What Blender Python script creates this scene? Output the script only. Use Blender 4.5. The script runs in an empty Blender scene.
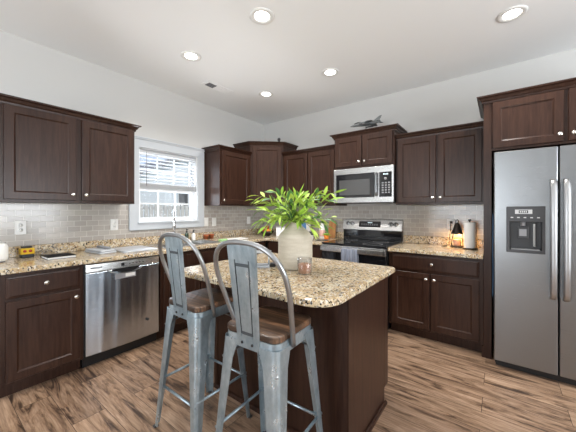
import bpy, bmesh, math, random
from mathutils import Vector, Matrix
random.seed(7)
PI = math.pi
C = bpy.context.scene.collection
sc = bpy.context.scene

# ------------------------------------------------------------------ camera
CX, CY, CZ = 3.3018, -3.6662, 1.3129
cam = bpy.data.cameras.new('camera'); camo = bpy.data.objects.new('camera', cam); C.objects.link(camo)
cam.sensor_width = 36; cam.lens = 280.3 / 576 * 36
cam.shift_y = -5.9 / 576
camo.location = (CX, CY, CZ); camo.rotation_euler = (PI / 2, 0, 0.6458)
cam.clip_start = 0.05; cam.clip_end = 200
sc.camera = camo

# ------------------------------------------------------------------ colour management
sc.view_settings.view_transform = 'Standard'
sc.view_settings.look = 'None'
sc.view_settings.gamma = 1
sc.view_settings.use_curve_mapping = False
sc.view_settings.exposure = 0.07

# ------------------------------------------------------------------ sky
w = bpy.data.worlds.new('sky'); sc.world = w; w.use_nodes = True
nt = w.node_tree; nt.nodes.clear()
tc = nt.nodes.new('ShaderNodeTexCoord'); sep = nt.nodes.new('ShaderNodeSeparateXYZ')
rp = nt.nodes.new('ShaderNodeValToRGB'); nz = nt.nodes.new('ShaderNodeTexNoise'); mx = nt.nodes.new('ShaderNodeMixRGB')
bg = nt.nodes.new('ShaderNodeBackground'); ow = nt.nodes.new('ShaderNodeOutputWorld'); cr = nt.nodes.new('ShaderNodeValToRGB')
nt.links.new(tc.outputs['Generated'], sep.inputs[0]); nt.links.new(sep.outputs['Z'], rp.inputs[0])
rp.color_ramp.elements[0].position = 0.0; rp.color_ramp.elements[0].color = (0.80, 0.86, 0.95, 1)
rp.color_ramp.elements[1].position = 0.35; rp.color_ramp.elements[1].color = (0.20, 0.40, 0.85, 1)
nt.links.new(tc.outputs['Generated'], nz.inputs['Vector']); nz.inputs['Scale'].default_value = 5
cr.color_ramp.elements[0].position = 0.48; cr.color_ramp.elements[1].position = 0.62
nt.links.new(nz.outputs[0], cr.inputs[0]); nt.links.new(cr.outputs[0], mx.inputs[0])
nt.links.new(rp.outputs[0], mx.inputs[1]); mx.inputs[2].default_value = (0.80, 0.85, 0.93, 1)
nt.links.new(mx.outputs[0], bg.inputs[0]); bg.inputs[1].default_value = 0.95
nt.links.new(bg.outputs[0], ow.inputs[0])

# ------------------------------------------------------------------ sink window daylight, sun, and added fill lights
def area(name, loc, rot, sx, sy, power, col=(1, 1, 1)):
    l = bpy.data.lights.new(name, 'AREA'); l.shape = 'RECTANGLE'; l.size = sx; l.size_y = sy
    l.energy = power; l.color = col
    o = bpy.data.objects.new(name, l); C.objects.link(o); o.location = loc; o.rotation_euler = rot
    return o
area('patio_fill', (1.9, -7.36, 1.35), (PI / 2 + .55, 0, 0), 2.4, 1.9, 120, (0.90, 0.955, 1.0))  # added area fill inside the unseen patio opening, tilted at the ceiling
area('side_fill', (6.46, -2.9, 1.45), (PI / 2 + .55, 0, PI / 2), 3.2, 1.3, 160, (0.90, 0.955, 1.0))  # added area fill at the unseen right window, tilted up
area('daylight_sink', (-0.75, -1.745, 1.55), (PI / 2 + .12, 0, -PI / 2), 1.1, 1.0, 32, (0.82, 0.91, 1.0))

area('ceiling_fill', (-0.42, -1.745, 0.92), (PI / 2 + .95, 0, -PI / 2), 1.0, 0.5, 80, (0.95, 0.97, 1.0))  # added light outside below the sill, brightens the far ceiling
sl = bpy.data.lights.new('sun', 'SUN'); sl.energy = 3.2; sl.angle = .02; sl.color = (1, .95, .88)
so_ = bpy.data.objects.new('sun', sl); C.objects.link(so_); so_.location = (8, 2, 9); so_.rotation_euler = (0, math.radians(42), math.radians(35))

H = 2.804

# ================================================================== materials
def nodes(name):
    m = bpy.data.materials.new(name); m.use_nodes = True
    return m, m.node_tree, m.node_tree.nodes['Principled BSDF']
def S(b, **k):
    for a, v in k.items():
        n = a.replace('_', ' ')
        if n in b.inputs:
            b.inputs[n].default_value = v if not isinstance(v, tuple) else (v + (1,) if len(v) == 3 else v)
def flat(name, col, rough=0.5, metal=0.0, spec=0.5, coat=0.0, **k):
    m, t, b = nodes(name)
    S(b, Base_Color=col, Roughness=rough, Metallic=metal, Specular_IOR_Level=spec, Coat_Weight=coat, **k)
    return m
def mapping(t, scale, coord='Object', loc=(0, 0, 0), rot=(0, 0, 0)):
    tc = t.nodes.new('ShaderNodeTexCoord'); mp = t.nodes.new('ShaderNodeMapping')
    t.links.new(tc.outputs[coord], mp.inputs[0]); mp.inputs['Scale'].default_value = scale
    mp.inputs['Location'].default_value = loc; mp.inputs['Rotation'].default_value = rot
    return mp.outputs[0]
def ramp(t, src, stops, interp='LINEAR'):
    r = t.nodes.new('ShaderNodeValToRGB'); t.links.new(src, r.inputs[0]); e = r.color_ramp
    e.interpolation = interp
    while len(e.elements) < len(stops): e.elements.new(0.5)
    for el, (p, c) in zip(e.elements, stops): el.position = p; el.color = c + (1,)
    return r.outputs[0]
def noise(t, vec, scale, detail=3, rough=0.55, dist=0.0):
    n = t.nodes.new('ShaderNodeTexNoise'); t.links.new(vec, n.inputs['Vector'])
    n.inputs['Scale'].default_value = scale; n.inputs['Detail'].default_value = detail
    n.inputs['Roughness'].default_value = rough; n.inputs['Distortion'].default_value = dist
    return n.outputs[0]
def mix(t, fac, a, b, mode='MIX'):
    n = t.nodes.new('ShaderNodeMixRGB'); n.blend_type = mode
    for i, v in ((0, fac), (1, a), (2, b)):
        if isinstance(v, (int, float)): n.inputs[i].default_value = v
        elif isinstance(v, tuple): n.inputs[i].default_value = v + (1,)
        else: t.links.new(v, n.inputs[i])
    return n.outputs[0]
def bump(t, b, src, strength=0.2, dist=0.01):
    n = t.nodes.new('ShaderNodeBump'); n.inputs['Strength'].default_value = strength
    n.inputs['Distance'].default_value = dist; t.links.new(src, n.inputs['Height']); t.links.new(n.outputs[0], b.inputs['Normal'])

M = {}
# painted plaster
def plaster(name, col):
    m, t, b = nodes(name); v = mapping(t, (1, 1, 1)); n = noise(t, v, 260, 2)
    S(b, Base_Color=col, Roughness=0.75, Specular_IOR_Level=0.25); bump(t, b, n, 0.06, 0.002); return m
M['wall'] = plaster('wall_paint', (0.62, 0.61, 0.59))
M['ceil'] = plaster('ceiling_paint', (0.90, 0.90, 0.89))
M['white'] = flat('white_trim', (0.80, 0.81, 0.82), 0.35)
M['plastic'] = flat('white_plastic', (0.80, 0.79, 0.76), 0.35)
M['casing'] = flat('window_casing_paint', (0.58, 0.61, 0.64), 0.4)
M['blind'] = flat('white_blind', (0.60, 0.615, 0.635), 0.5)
# floor planks
def floor_mat():
    m, t, b = nodes('plank_floor')
    v = mapping(t, (1, 1, 1))
    br = t.nodes.new('ShaderNodeTexBrick'); t.links.new(v, br.inputs[0])
    br.offset = 0.37; br.inputs['Scale'].default_value = 1
    br.inputs['Brick Width'].default_value = 1.22; br.inputs['Row Height'].default_value = 0.182
    br.inputs['Mortar Size'].default_value = 0.0016; br.inputs['Mortar Smooth'].default_value = 0.2
    br.inputs['Color1'].default_value = (0, 0, 0, 1); br.inputs['Color2'].default_value = (1, 1, 1, 1); br.inputs['Mortar'].default_value = (.5, .5, .5, 1)
    # per plank offset of the grain
    add = t.nodes.new('ShaderNodeVectorMath'); add.operation = 'MULTIPLY_ADD'
    t.links.new(br.outputs['Color'], add.inputs[0]); add.inputs[1].default_value = (7, 5, 3); t.links.new(v, add.inputs[2])
    mp = t.nodes.new('ShaderNodeMapping'); t.links.new(add.outputs[0], mp.inputs[0]); mp.inputs['Scale'].default_value = (1.1, 8.5, 1)
    g1 = noise(t, mp.outputs[0], 1.5, 9, 0.66, 1.6)
    mp2 = t.nodes.new('ShaderNodeMapping'); t.links.new(add.outputs[0], mp2.inputs[0]); mp2.inputs['Scale'].default_value = (4, 75, 1)
    g2 = noise(t, mp2.outputs[0], 1.5, 4, 0.6, 0.3)
    c1 = ramp(t, g1, [(0.36, (0.075, 0.045, 0.03)), (0.42, (0.20, 0.125, 0.08)), (0.49, (0.36, 0.232, 0.148)), (0.68, (0.52, 0.362, 0.25))])
    c2 = ramp(t, g2, [(0.35, (0.60, 0.56, 0.53)), (0.6, (1.0, 1.0, 1.0))])
    c = mix(t, 0.8, c1, c2, 'MULTIPLY')
    tone = ramp(t, br.outputs['Color'], [(0, (0.80, 0.78, 0.78)), (1, (1.12, 1.10, 1.07))])
    c = mix(t, 1, c, tone, 'MULTIPLY')
    c = mix(t, br.outputs['Fac'], c, (0.05, 0.03, 0.02))
    t.links.new(c, b.inputs['Base Color']); S(b, Roughness=0.42, Specular_IOR_Level=0.4)
    bump(t, b, g2, 0.12, 0.003); return m
M['floor'] = floor_mat()
# granite
def granite():
    m, t, b = nodes('speckled_granite'); v = mapping(t, (1, 1, 1), 'Object')
    n0 = noise(t, v, 11, 3)
    base = ramp(t, n0, [(0.35, (0.45, 0.32, 0.17)), (0.5, (0.60, 0.47, 0.29)), (0.68, (0.68, 0.60, 0.44))])
    def spots(scale, thr, soft, seed):
        vv = mapping(t, (1, 1, 1), 'Object', loc=(seed, seed * 1.3, seed * .7))
        n = noise(t, vv, scale, 2.5, 0.65)
        return ramp(t, n, [(thr, (0, 0, 0)), (thr + soft, (1, 1, 1))])
    c = mix(t, spots(70, .56, .04, 3), base, (0.36, 0.21, 0.10))
    c = mix(t, spots(72, .565, .04, 9), c, (0.76, 0.72, 0.65))
    c = mix(t, spots(58, .60, .02, 17), c, (0.20, 0.18, 0.16))
    c = mix(t, spots(66, .588, .02, 31), c, (0.022, 0.02, 0.018))
    t.links.new(c, b.inputs['Base Color']); S(b, Roughness=0.13, Specular_IOR_Level=0.5); return m
M['granite'] = granite()
# subway tile; u,v = horizontal, vertical world directions
def tile(name, horiz):
    m, t, b = nodes(name)
    tc = t.nodes.new('ShaderNodeTexCoord'); sp = t.nodes.new('ShaderNodeSeparateXYZ'); cb = t.nodes.new('ShaderNodeCombineXYZ')
    t.links.new(tc.outputs['Object'], sp.inputs[0]); t.links.new(sp.outputs[horiz], cb.inputs[0]); t.links.new(sp.outputs['Z'], cb.inputs[1])
    br = t.nodes.new('ShaderNodeTexBrick'); t.links.new(cb.outputs[0], br.inputs[0]); br.offset = 0.5
    br.inputs['Scale'].default_value = 1; br.inputs['Brick Width'].default_value = 0.1035; br.inputs['Row Height'].default_value = 0.0525
    br.inputs['Mortar Size'].default_value = 0.0022; br.inputs['Mortar Smooth'].default_value = 0.3
    br.inputs['Color1'].default_value = (0.37, 0.335, 0.30, 1); br.inputs['Color2'].default_value = (0.47, 0.43, 0.385, 1)
    br.inputs['Mortar'].default_value = (0.66, 0.63, 0.58, 1)
    t.links.new(br.outputs['Color'], b.inputs['Base Color']); S(b, Roughness=0.16, Specular_IOR_Level=0.6)
    iv = t.nodes.new('ShaderNodeInvert'); t.links.new(br.outputs['Fac'], iv.inputs['Color'])
    bump(t, b, iv.outputs[0], 0.5, 0.002); return m
M['tileL'] = tile('grey_subway_tile_side', 'Y'); M['tileB'] = tile('grey_subway_tile_back', 'X')
# espresso cabinet wood
def wood(name, dark, light, scale=(14, 14, 1.2), rough=0.34, coat=0.12, spec=0.24):
    m, t, b = nodes(name); v = mapping(t, scale); g = noise(t, v, 3, 5, 0.6, 0.6)
    c = ramp(t, g, [(0.3, dark), (0.7, light)]); t.links.new(c, b.inputs['Base Color'])
    S(b, Roughness=rough, Coat_Weight=coat, Coat_Roughness=0.22, Specular_IOR_Level=spec); bump(t, b, g, 0.04, 0.002); return m
M['cab'] = wood('espresso_wood', (0.023, 0.0088, 0.0055), (0.053, 0.024, 0.0145))
M['seat'] = wood('dark_elm_seat', (0.030, 0.018, 0.012), (0.15, 0.085, 0.05), (20, 1.6, 4), 0.30, 0.2)
def seat_planks(name):
    m, t, b = nodes(name); tc = t.nodes.new('ShaderNodeTexCoord'); sp = t.nodes.new('ShaderNodeSeparateXYZ')
    t.links.new(tc.outputs['Object'], sp.inputs[0])
    v = mapping(t, (1.6, 26, 4)); g = noise(t, v, 3, 6, 0.65, 0.5)
    c = ramp(t, g, [(0.3, (0.03, 0.018, 0.012)), (0.5, (0.11, 0.062, 0.038)), (0.72, (0.30, 0.17, 0.10))])
    v2 = mapping(t, (0.2, 14, 0.2)); n2 = noise(t, v2, 1.2, 0)
    c = mix(t, 1, c, ramp(t, n2, [(0.42, (0.6, 0.6, 0.6)), (0.5, (1, 1, 1)), (0.58, (1.5, 1.4, 1.3))], 'CONSTANT'), 'MULTIPLY')
    t.links.new(c, b.inputs['Base Color']); S(b, Roughness=0.33, Specular_IOR_Level=0.55); bump(t, b, g, 0.15, 0.002); return m
M['seat'] = seat_planks('dark_plank_seat')
# metals
def brushed(name, col, rough, scale, metal=1.0, bs=0.03, wave=False):
    m, t, b = nodes(name); v = mapping(t, scale); n = noise(t, v, 4, 3)
    S(b, Base_Color=col, Metallic=metal)
    r = t.nodes.new('ShaderNodeMapRange'); t.links.new(n, r.inputs[0]); r.inputs['To Min'].default_value = rough - .05; r.inputs['To Max'].default_value = rough + .07
    t.links.new(r.outputs[0], b.inputs['Roughness']); bump(t, b, n, bs, 0.001)
    if wave:      # slight vertical buckling of the thin sheet
        w_ = noise(t, mapping(t, (9, 0.2, 0.55)), 1.3, 1, .4); b2 = t.nodes.new('ShaderNodeBump'); b2.inputs['Strength'].default_value = 1.0; b2.inputs['Distance'].default_value = .012
        t.links.new(w_, b2.inputs['Height']); b1 = b.inputs['Normal'].links[0].from_node; t.links.new(b2.outputs[0], b1.inputs['Normal'])
    return m
M['steel'] = brushed('brushed_steel', (0.285, 0.294, 0.302), 0.29, (1.5, 1.5, 260), bs=.3)
M['handle'] = brushed('handle_steel', (0.42, 0.42, 0.425), 0.38, (60, 60, 4))
M['steelh'] = brushed('brushed_steel_horizontal', (0.60, 0.60, 0.595), 0.27, (2, 2, 120))
M['dwsteel'] = brushed('dishwasher_steel', (0.62, 0.70, 0.79), 0.22, (1.5, 1.5, 260), bs=.35, wave=True)
M['galv'] = None
def galv():
    m, t, b = nodes('galvanised_steel'); v = mapping(t, (1, 1, .5)); n = noise(t, v, 14, 5, 0.65)
    c = ramp(t, n, [(0.3, (0.23, 0.30, 0.35)), (0.55, (0.42, 0.51, 0.565)), (0.75, (0.68, 0.77, 0.82))])
    t.links.new(c, b.inputs['Base Color']); S(b, Metallic=0.75)
    t.links.new(ramp(t, n, [(0.3, (.38, .38, .38)), (0.8, (.22, .22, .22))]), b.inputs['Roughness']); return m
M['galv'] = galv(); M['groove_shade'] = flat('painted_crease_shade', (0.10, 0.12, 0.135), 0.45, 0.6)  # shade of the pressed crease, painted dark on the splat's outline faces
M['gun'] = flat('gunmetal_tube', (0.36, 0.37, 0.38), 0.30, 0.85)
M['nickel'] = flat('satin_nickel', (0.82, 0.79, 0.74), 0.22, 1.0)
M['chrome'] = flat('chrome', (0.75, 0.76, 0.78), 0.08, 1.0)
M['black'] = flat('black_plastic', (0.012, 0.012, 0.013), 0.35)
M['leather'] = flat('black_cloth_cover', (0.012, 0.012, 0.013), 0.75, 0, 0.15)
M['blackglass'] = flat('black_glass', (0.010, 0.010, 0.012), 0.06, 0, 0.6)
M['mwglass'] = flat('oven_window', (0.10, 0.10, 0.10), 0.12, 0.3, 0.6)
M['dgrey'] = flat('dark_grey_plastic', (0.045, 0.045, 0.048), 0.35)
M['grey'] = flat('grey_plastic', (0.30, 0.30, 0.31), 0.4)
M['lgrey'] = flat('light_grey', (0.55, 0.55, 0.55), 0.4)
M['iron'] = flat('bronze_iron', (0.035, 0.025, 0.02), 0.45, 0.4)
M['paper'] = flat('paper', (0.86, 0.85, 0.82), 0.8)
M['yellow'] = flat('yellow_plastic', (0.80, 0.50, 0.01), 0.35)
M['red'] = flat('red_plastic', (0.45, 0.03, 0.015), 0.35)
M['terra'] = flat('terracotta', (0.42, 0.12, 0.045), 0.6)
M['soil'] = flat('soil', (0.03, 0.02, 0.012), 0.9)
M['orange'] = flat('orange_peel', (0.75, 0.22, 0.02), 0.45)
M['apple'] = flat('red_apple', (0.35, 0.02, 0.02), 0.3)
M['blue'] = flat('blue_cloth', (0.06, 0.15, 0.30), 0.7)
M['greens'] = flat('green_sponge', (0.35, 0.60, 0.25), 0.9)
M['darkgreen'] = flat('dark_green_bottle', (0.02, 0.035, 0.02), 0.15)
M['amberw'] = wood('cutting_board_wood', (0.35, 0.15, 0.05), (0.55, 0.28, 0.11), (12, 12, 2), 0.5, 0)
M['pink'] = flat('pink_jar', (0.72, 0.45, 0.38), 0.4)
M['candle'] = flat('candle_wax', (0.62, 0.32, 0.20), 0.5)
M['silver'] = flat('silver_paint', (0.55, 0.58, 0.62), 0.35, 0.4)
M['jet'] = flat('grey_model_paint', (0.16, 0.17, 0.17), 0.5)
def ceramic():
    m, t, b = nodes('cream_stoneware'); v = mapping(t, (1, 1, 1)); n = noise(t, v, 160, 3, .7)
    n2 = noise(t, mapping(t, (3, 3, 22)), 2.5, 3)
    c = mix(t, 0.6, ramp(t, n, [(0.3, (0.40, 0.34, 0.26)), (0.55, (0.56, 0.50, 0.40))]), ramp(t, n2, [(0.3, (0.46, 0.40, 0.31)), (0.7, (0.62, 0.57, 0.48))]))
    t.links.new(c, b.inputs['Base Color']); S(b, Roughness=0.7); bump(t, b, n, 0.3, 0.003); return m
M['ceramic'] = ceramic()
def towel_mat():
    m, t, b = nodes('striped_tea_towel'); v = mapping(t, (1, 1, 1))
    wv = t.nodes.new('ShaderNodeTexWave'); t.links.new(v, wv.inputs[0]); wv.inputs['Scale'].default_value = 22; wv.inputs['Distortion'].default_value = 1
    c = ramp(t, wv.outputs[0], [(0.3, (0.10, 0.12, 0.17)), (0.7, (0.30, 0.32, 0.37))]); t.links.new(c, b.inputs['Base Color']); S(b, Roughness=0.9); return m
M['towel'] = towel_mat()
def glass_mat(name, col=(1, 1, 1), rough=0.0):
    m, t, b = nodes(name); S(b, Base_Color=col, Roughness=rough, Transmission_Weight=1.0, IOR=1.45); return m
M['glass'] = glass_mat('clear_glass')
def pane_mat():
    m, t, b = nodes('window_glass'); t.nodes.remove(b)
    tr = t.nodes.new('ShaderNodeBsdfTransparent'); gl = t.nodes.new('ShaderNodeBsdfGlossy'); gl.inputs['Roughness'].default_value = 0.02
    mxs = t.nodes.new('ShaderNodeMixShader'); mxs.inputs[0].default_value = 0.05
    t.links.new(tr.outputs[0], mxs.inputs[1]); t.links.new(gl.outputs[0], mxs.inputs[2]); t.links.new(mxs.outputs[0], t.nodes['Material Output'].inputs[0]); return m
M['pane'] = pane_mat()
def jar_mat():
    m, t, b = nodes('thin_jar_glass'); t.nodes.remove(b)
    tr = t.nodes.new('ShaderNodeBsdfTransparent'); tr.inputs[0].default_value = (.93, .93, .93, 1); gl = t.nodes.new('ShaderNodeBsdfGlossy'); gl.inputs['Roughness'].default_value = 0.03
    fr = t.nodes.new('ShaderNodeLayerWeight'); fr.inputs[0].default_value = .25
    mxs = t.nodes.new('ShaderNodeMixShader'); t.links.new(fr.outputs['Facing'], mxs.inputs[0])
    t.links.new(tr.outputs[0], mxs.inputs[1]); t.links.new(gl.outputs[0], mxs.inputs[2]); t.links.new(mxs.outputs[0], t.nodes['Material Output'].inputs[0]); return m
M['jarglass'] = jar_mat()
def emis(name, col, s):
    m, t, b = nodes(name); S(b, Base_Color=col, Emission_Color=col, Emission_Strength=s); return m
M['lamp'] = emis('lamp_lens', (1.0, 0.97, 0.92), 6.0)
M['bulb'] = emis('warm_bulb', (1.0, 0.72, 0.35), 30.0)
M['disp'] = emis('display_digits', (0.7, 0.85, 0.9), 0.8)
M['leaf1'] = flat('leaf_bright', (0.48, 0.66, 0.10), 0.42, Transmission_Weight=0.0)
M['leaf2'] = flat('leaf_mid', (0.28, 0.47, 0.05), 0.42)
M['leaf3'] = flat('leaf_deep', (0.07, 0.19, 0.05), 0.42)
M['stem'] = flat('leaf_stem', (0.16, 0.20, 0.05), 0.6)
def siding():
    m, t, b = nodes('house_siding'); v = mapping(t, (0, 0, 1))
    wv = t.nodes.new('ShaderNodeTexWave'); wv.bands_direction = 'Z'; wv.wave_profile = 'SAW'; t.links.new(v, wv.inputs[0]); wv.inputs['Scale'].default_value = 1.6
    c = ramp(t, wv.outputs[0], [(0.0, (0.5, 0.54, 0.58)), (0.15, (0.70, 0.74, 0.78))]); t.links.new(c, b.inputs['Base Color']); S(b, Roughness=0.8); return m
M['siding'] = siding()
M['roof'] = flat('roof_shingle', (0.16, 0.16, 0.17), 0.9)
M['fence'] = wood('weathered_fence', (0.50, 0.48, 0.46), (0.70, 0.68, 0.65), (8, 8, 1), 0.9, 0)
M['grass'] = flat('lawn', (0.20, 0.24, 0.11), 0.95)

# ================================================================== mesh helpers
class MB:
    def __init__(s): s.bm = bmesh.new()
    def box(s, x0, x1, y0, y1, z0, z1, mi=0, bev=0.0):
        vs = [s.bm.verts.new((x, y, z)) for z in (z0, z1) for y in (y0, y1) for x in (x0, x1)]
        fs = []
        for q in ((0, 2, 3, 1), (4, 5, 7, 6), (0, 1, 5, 4), (2, 6, 7, 3), (0, 4, 6, 2), (1, 3, 7, 5)):
            f = s.bm.faces.new([vs[i] for i in q]); f.material_index = mi; fs.append(f)
        if bev:
            es = list({e for f in fs for e in f.edges})
            bmesh.ops.bevel(s.bm, geom=es, offset=bev, segments=2, affect='EDGES', profile=0.5)
        return s
    def rings(s, rs, mi=0, cap0=True, cap1=True, closed=False, smooth=False):
        """loft a list of rings (lists of points)"""
        V = [[s.bm.verts.new(p) for p in r] for r in rs]; n = len(V[0])
        pairs = list(zip(V, V[1:])) + ([(V[-1], V[0])] if closed else [])
        for a, b in pairs:
            for i in range(n):
                j = (i + 1) % n
                try:
                    f = s.bm.faces.new((a[i], a[j], b[j], b[i])); f.material_index = mi; f.smooth = smooth
                except ValueError: pass
        if not closed:
            if cap0: f = s.bm.faces.new(V[0][::-1]); f.material_index = mi
            if cap1: f = s.bm.faces.new(V[-1]); f.material_index = mi
        return s
    def lathe(s, prof, cx=0, cy=0, n=28, mi=0, cap0=True, cap1=True, axis='z', cz=0):
        rs = []
        for r, z in prof:
            ring = []
            for k in range(n):
                a = 2 * PI * k / n; u, v = r * math.cos(a), r * math.sin(a)
                if axis == 'z': ring.append((cx + u, cy + v, z))
                elif axis == 'y': ring.append((cx + u, z, cz + v))
                else: ring.append((z, cy + u, cz + v))
            rs.append(ring)
        return s.rings(rs, mi, cap0, cap1, smooth=True)
    def tube(s, pts, r, n=10, mi=0, closed=False, flatx=1.0):
        pts = [Vector(p) for p in pts]; rad = r if isinstance(r, (list, tuple)) else [r] * len(pts)
        rs = []; up = None
        for i, p in enumerate(pts):
            a = pts[i - 1] if (i > 0 or closed) else p; b = pts[(i + 1) % len(pts)] if (i < len(pts) - 1 or closed) else p
            d = (b - a).normalized()
            if up is None: up = Vector((0, 0, 1)) if abs(d.z) < .9 else Vector((0, 1, 0))
            x = d.cross(up).normalized(); y = x.cross(d).normalized(); up = y
            rs.append([p + x * (math.cos(2 * PI * k / n) * rad[i] * flatx) + y * (math.sin(2 * PI * k / n) * rad[i]) for k in range(n)])
        return s.rings(rs, mi, closed=closed, smooth=True)
    def prism(s, poly, z0, z1, mi=0):
        return s.rings([[(x, y, z0) for x, y in poly], [(x, y, z1) for x, y in poly]], mi)
    def sphere(s, c, r, mi=0, sz=1.0, n=16):
        prof = [(r * math.sin(PI * k / 10), c[2] + sz * -r * math.cos(PI * k / 10)) for k in range(1, 10)]
        return s.lathe(prof, c[0], c[1], n, mi)
    def cells(s, us, vs, inside, w0, w1, axes='xyz', mi=0):
        """slab made of grid cells with holes; us,vs in plane, w thickness"""
        order = {'xyz': lambda u, v, w: (u, v, w), 'yzx': lambda u, v, w: (w, u, v), 'xzy': lambda u, v, w: (u, w, v)}[axes]
        nu, nv = len(us) - 1, len(vs) - 1
        ins = lambda i, j: 0 <= i < nu and 0 <= j < nv and inside((us[i] + us[i + 1]) / 2, (vs[j] + vs[j + 1]) / 2)
        cache = {}
        def V(i, j, k):
            if (i, j, k) not in cache: cache[(i, j, k)] = s.bm.verts.new(order(us[i], vs[j], (w0, w1)[k]))
            return cache[(i, j, k)]
        F = lambda *v: setattr(s.bm.faces.new(v), 'material_index', mi)
        for i in range(nu):
            for j in range(nv):
                if not ins(i, j): continue
                F(V(i, j, 1), V(i + 1, j, 1), V(i + 1, j + 1, 1), V(i, j + 1, 1))
                F(V(i, j, 0), V(i, j + 1, 0), V(i + 1, j + 1, 0), V(i + 1, j, 0))
                if not ins(i - 1, j): F(V(i, j, 0), V(i, j, 1), V(i, j + 1, 1), V(i, j + 1, 0))
                if not ins(i + 1, j): F(V(i + 1, j, 0), V(i + 1, j + 1, 0), V(i + 1, j + 1, 1), V(i + 1, j, 1))
                if not ins(i, j - 1): F(V(i, j, 0), V(i + 1, j, 0), V(i + 1, j, 1), V(i, j, 1))
                if not ins(i, j + 1): F(V(i, j + 1, 0), V(i, j + 1, 1), V(i + 1, j + 1, 1), V(i + 1, j + 1, 0))
        return s
    def panel(s, x0, x1, z0, z1, yf, t=0.02, frame=0.055, kind='door', mi=0):
        """door / drawer front in the xz plane, facing -y, front face at yf, back at yf+t"""
        def R(ins, y): return [(x0 + ins, y, z0 + ins), (x1 - ins, y, z0 + ins), (x1 - ins, y, z1 - ins), (x0 + ins, y, z1 - ins)]
        if kind == 'door': rs = [R(0, yf + t), R(0, yf + .003), R(.003, yf), R(frame, yf), R(frame + .007, yf + .007), R(frame + .011, yf + .009)]
        else: rs = [R(0, yf + t), R(0, yf + .008), R(.004, yf + .005), R(.012, yf + .004), R(.017, yf)]
        return s.rings(rs, mi)
    def sweep(s, path, prof, mi=0):
        """sweep profile [(out,z)...] along an xy path, out = to the right of travel, mitred"""
        n = len(path); rs = []
        for i in range(n):
            p = Vector(path[i]).to_2d()
            def nrm(a, b): d = (Vector(b) - Vector(a)).to_2d().normalized(); return Vector((d.y, -d.x))
            if i == 0: m = nrm(path[0], path[1])
            elif i == n - 1: m = nrm(path[-2], path[-1])
            else:
                a, b = nrm(path[i - 1], path[i]), nrm(path[i], path[i + 1]); m = (a + b); m = m / (m.dot(a))
            rs.append([(p.x + m.x * o, p.y + m.y * o, z) for o, z in prof])
        return s.rings(rs, mi)
    def obj(s, name, mat, parent=None, loc=None, smooth=False, bevel=0.0, label=None):
        bmesh.ops.recalc_face_normals(s.bm, faces=s.bm.faces)
        me = bpy.data.meshes.new(name); s.bm.to_mesh(me); s.bm.free()
        for m in (mat if isinstance(mat, (list, tuple)) else [mat]): me.materials.append(M[m] if isinstance(m, str) else m)
        o = bpy.data.objects.new(name, me); C.objects.link(o)
        if parent: o.parent = parent
        if loc: o.location = loc
        if smooth:
            for p in me.polygons: p.use_smooth = True
        if bevel:
            b = o.modifiers.new('bevel', 'BEVEL'); b.width = bevel; b.segments = 2; b.limit_method = 'ANGLE'; b.angle_limit = 0.6
        if label: o['label'] = label
        return o

def thing(name, label, cat, loc=(0, 0, 0), rz=0, group=None):
    o = bpy.data.objects.new(name, None); C.objects.link(o); o.empty_display_size = 0.1
    o.location = loc; o.rotation_euler = (0, 0, rz); o['label'] = label; o['category'] = cat
    if group: o['group'] = group
    return o
def tag(o, label, cat, group=None, kind=None):
    o['label'] = label; o['category'] = cat
    if group: o['group'] = group
    if kind: o['kind'] = kind
    return o
def struct(o, label=None, cat=None):
    o['kind'] = 'structure'
    if label: o['label'] = label
    if cat: o['category'] = cat
    return o
def copy_tree(o, parent=None):
    c = o.copy(); C.objects.link(c)
    if parent: c.parent = parent
    for ch in list(o.children): copy_tree(ch, c)
    return c
L90 = PI / 2        # left wall things: local x -> world +y, local -y -> world +x

# ================================================================== the room
XR, YF = 6.6, -7.5
struct(MB().box(-0.12, XR + .12, YF - .12, .12, -0.1, 0).obj('floor', 'floor'), 'brown wood plank floor with dark grain streaks', 'floor')
struct(MB().box(-0.12, XR + .12, YF - .12, .12, H, H + .12).obj('ceiling', 'ceil'), 'smooth pale grey ceiling with recessed lights', 'ceiling')
WY0, WY1, WZ0, WZ1 = -2.135, -1.355, 1.175, 2.035
struct(MB().cells([YF, WY0, WY1, 0.0], [0, WZ0, WZ1, H], lambda y, z: not (WY0 < y < WY1 and WZ0 < z < WZ1), -0.12, 0, 'yzx').obj('wall_left', 'wall'), 'pale grey wall with the window over the sink', 'wall')
struct(MB().box(0, XR, 0, 0.12, 0, H).obj('wall_back', 'wall'), 'pale grey wall behind the stove and refrigerator', 'wall')
struct(MB().cells([YF, -4.5, -1.3, 0], [0, .75, 2.15, H], lambda y, z: not (-4.5 < y < -1.3 and .75 < z < 2.15), XR, XR + .12, 'yzx').obj('wall_right', 'wall'), 'pale grey wall with an added wide window, outside the frame', 'wall')
struct(MB().cells([0, .6, 3.2, XR], [0, 2.3, H], lambda x, z: not (.6 < x < 3.2 and z < 2.3), YF - .12, YF, 'xzy').obj('wall_front', 'wall'), 'pale grey wall with an added patio opening behind the viewer', 'wall')

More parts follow.
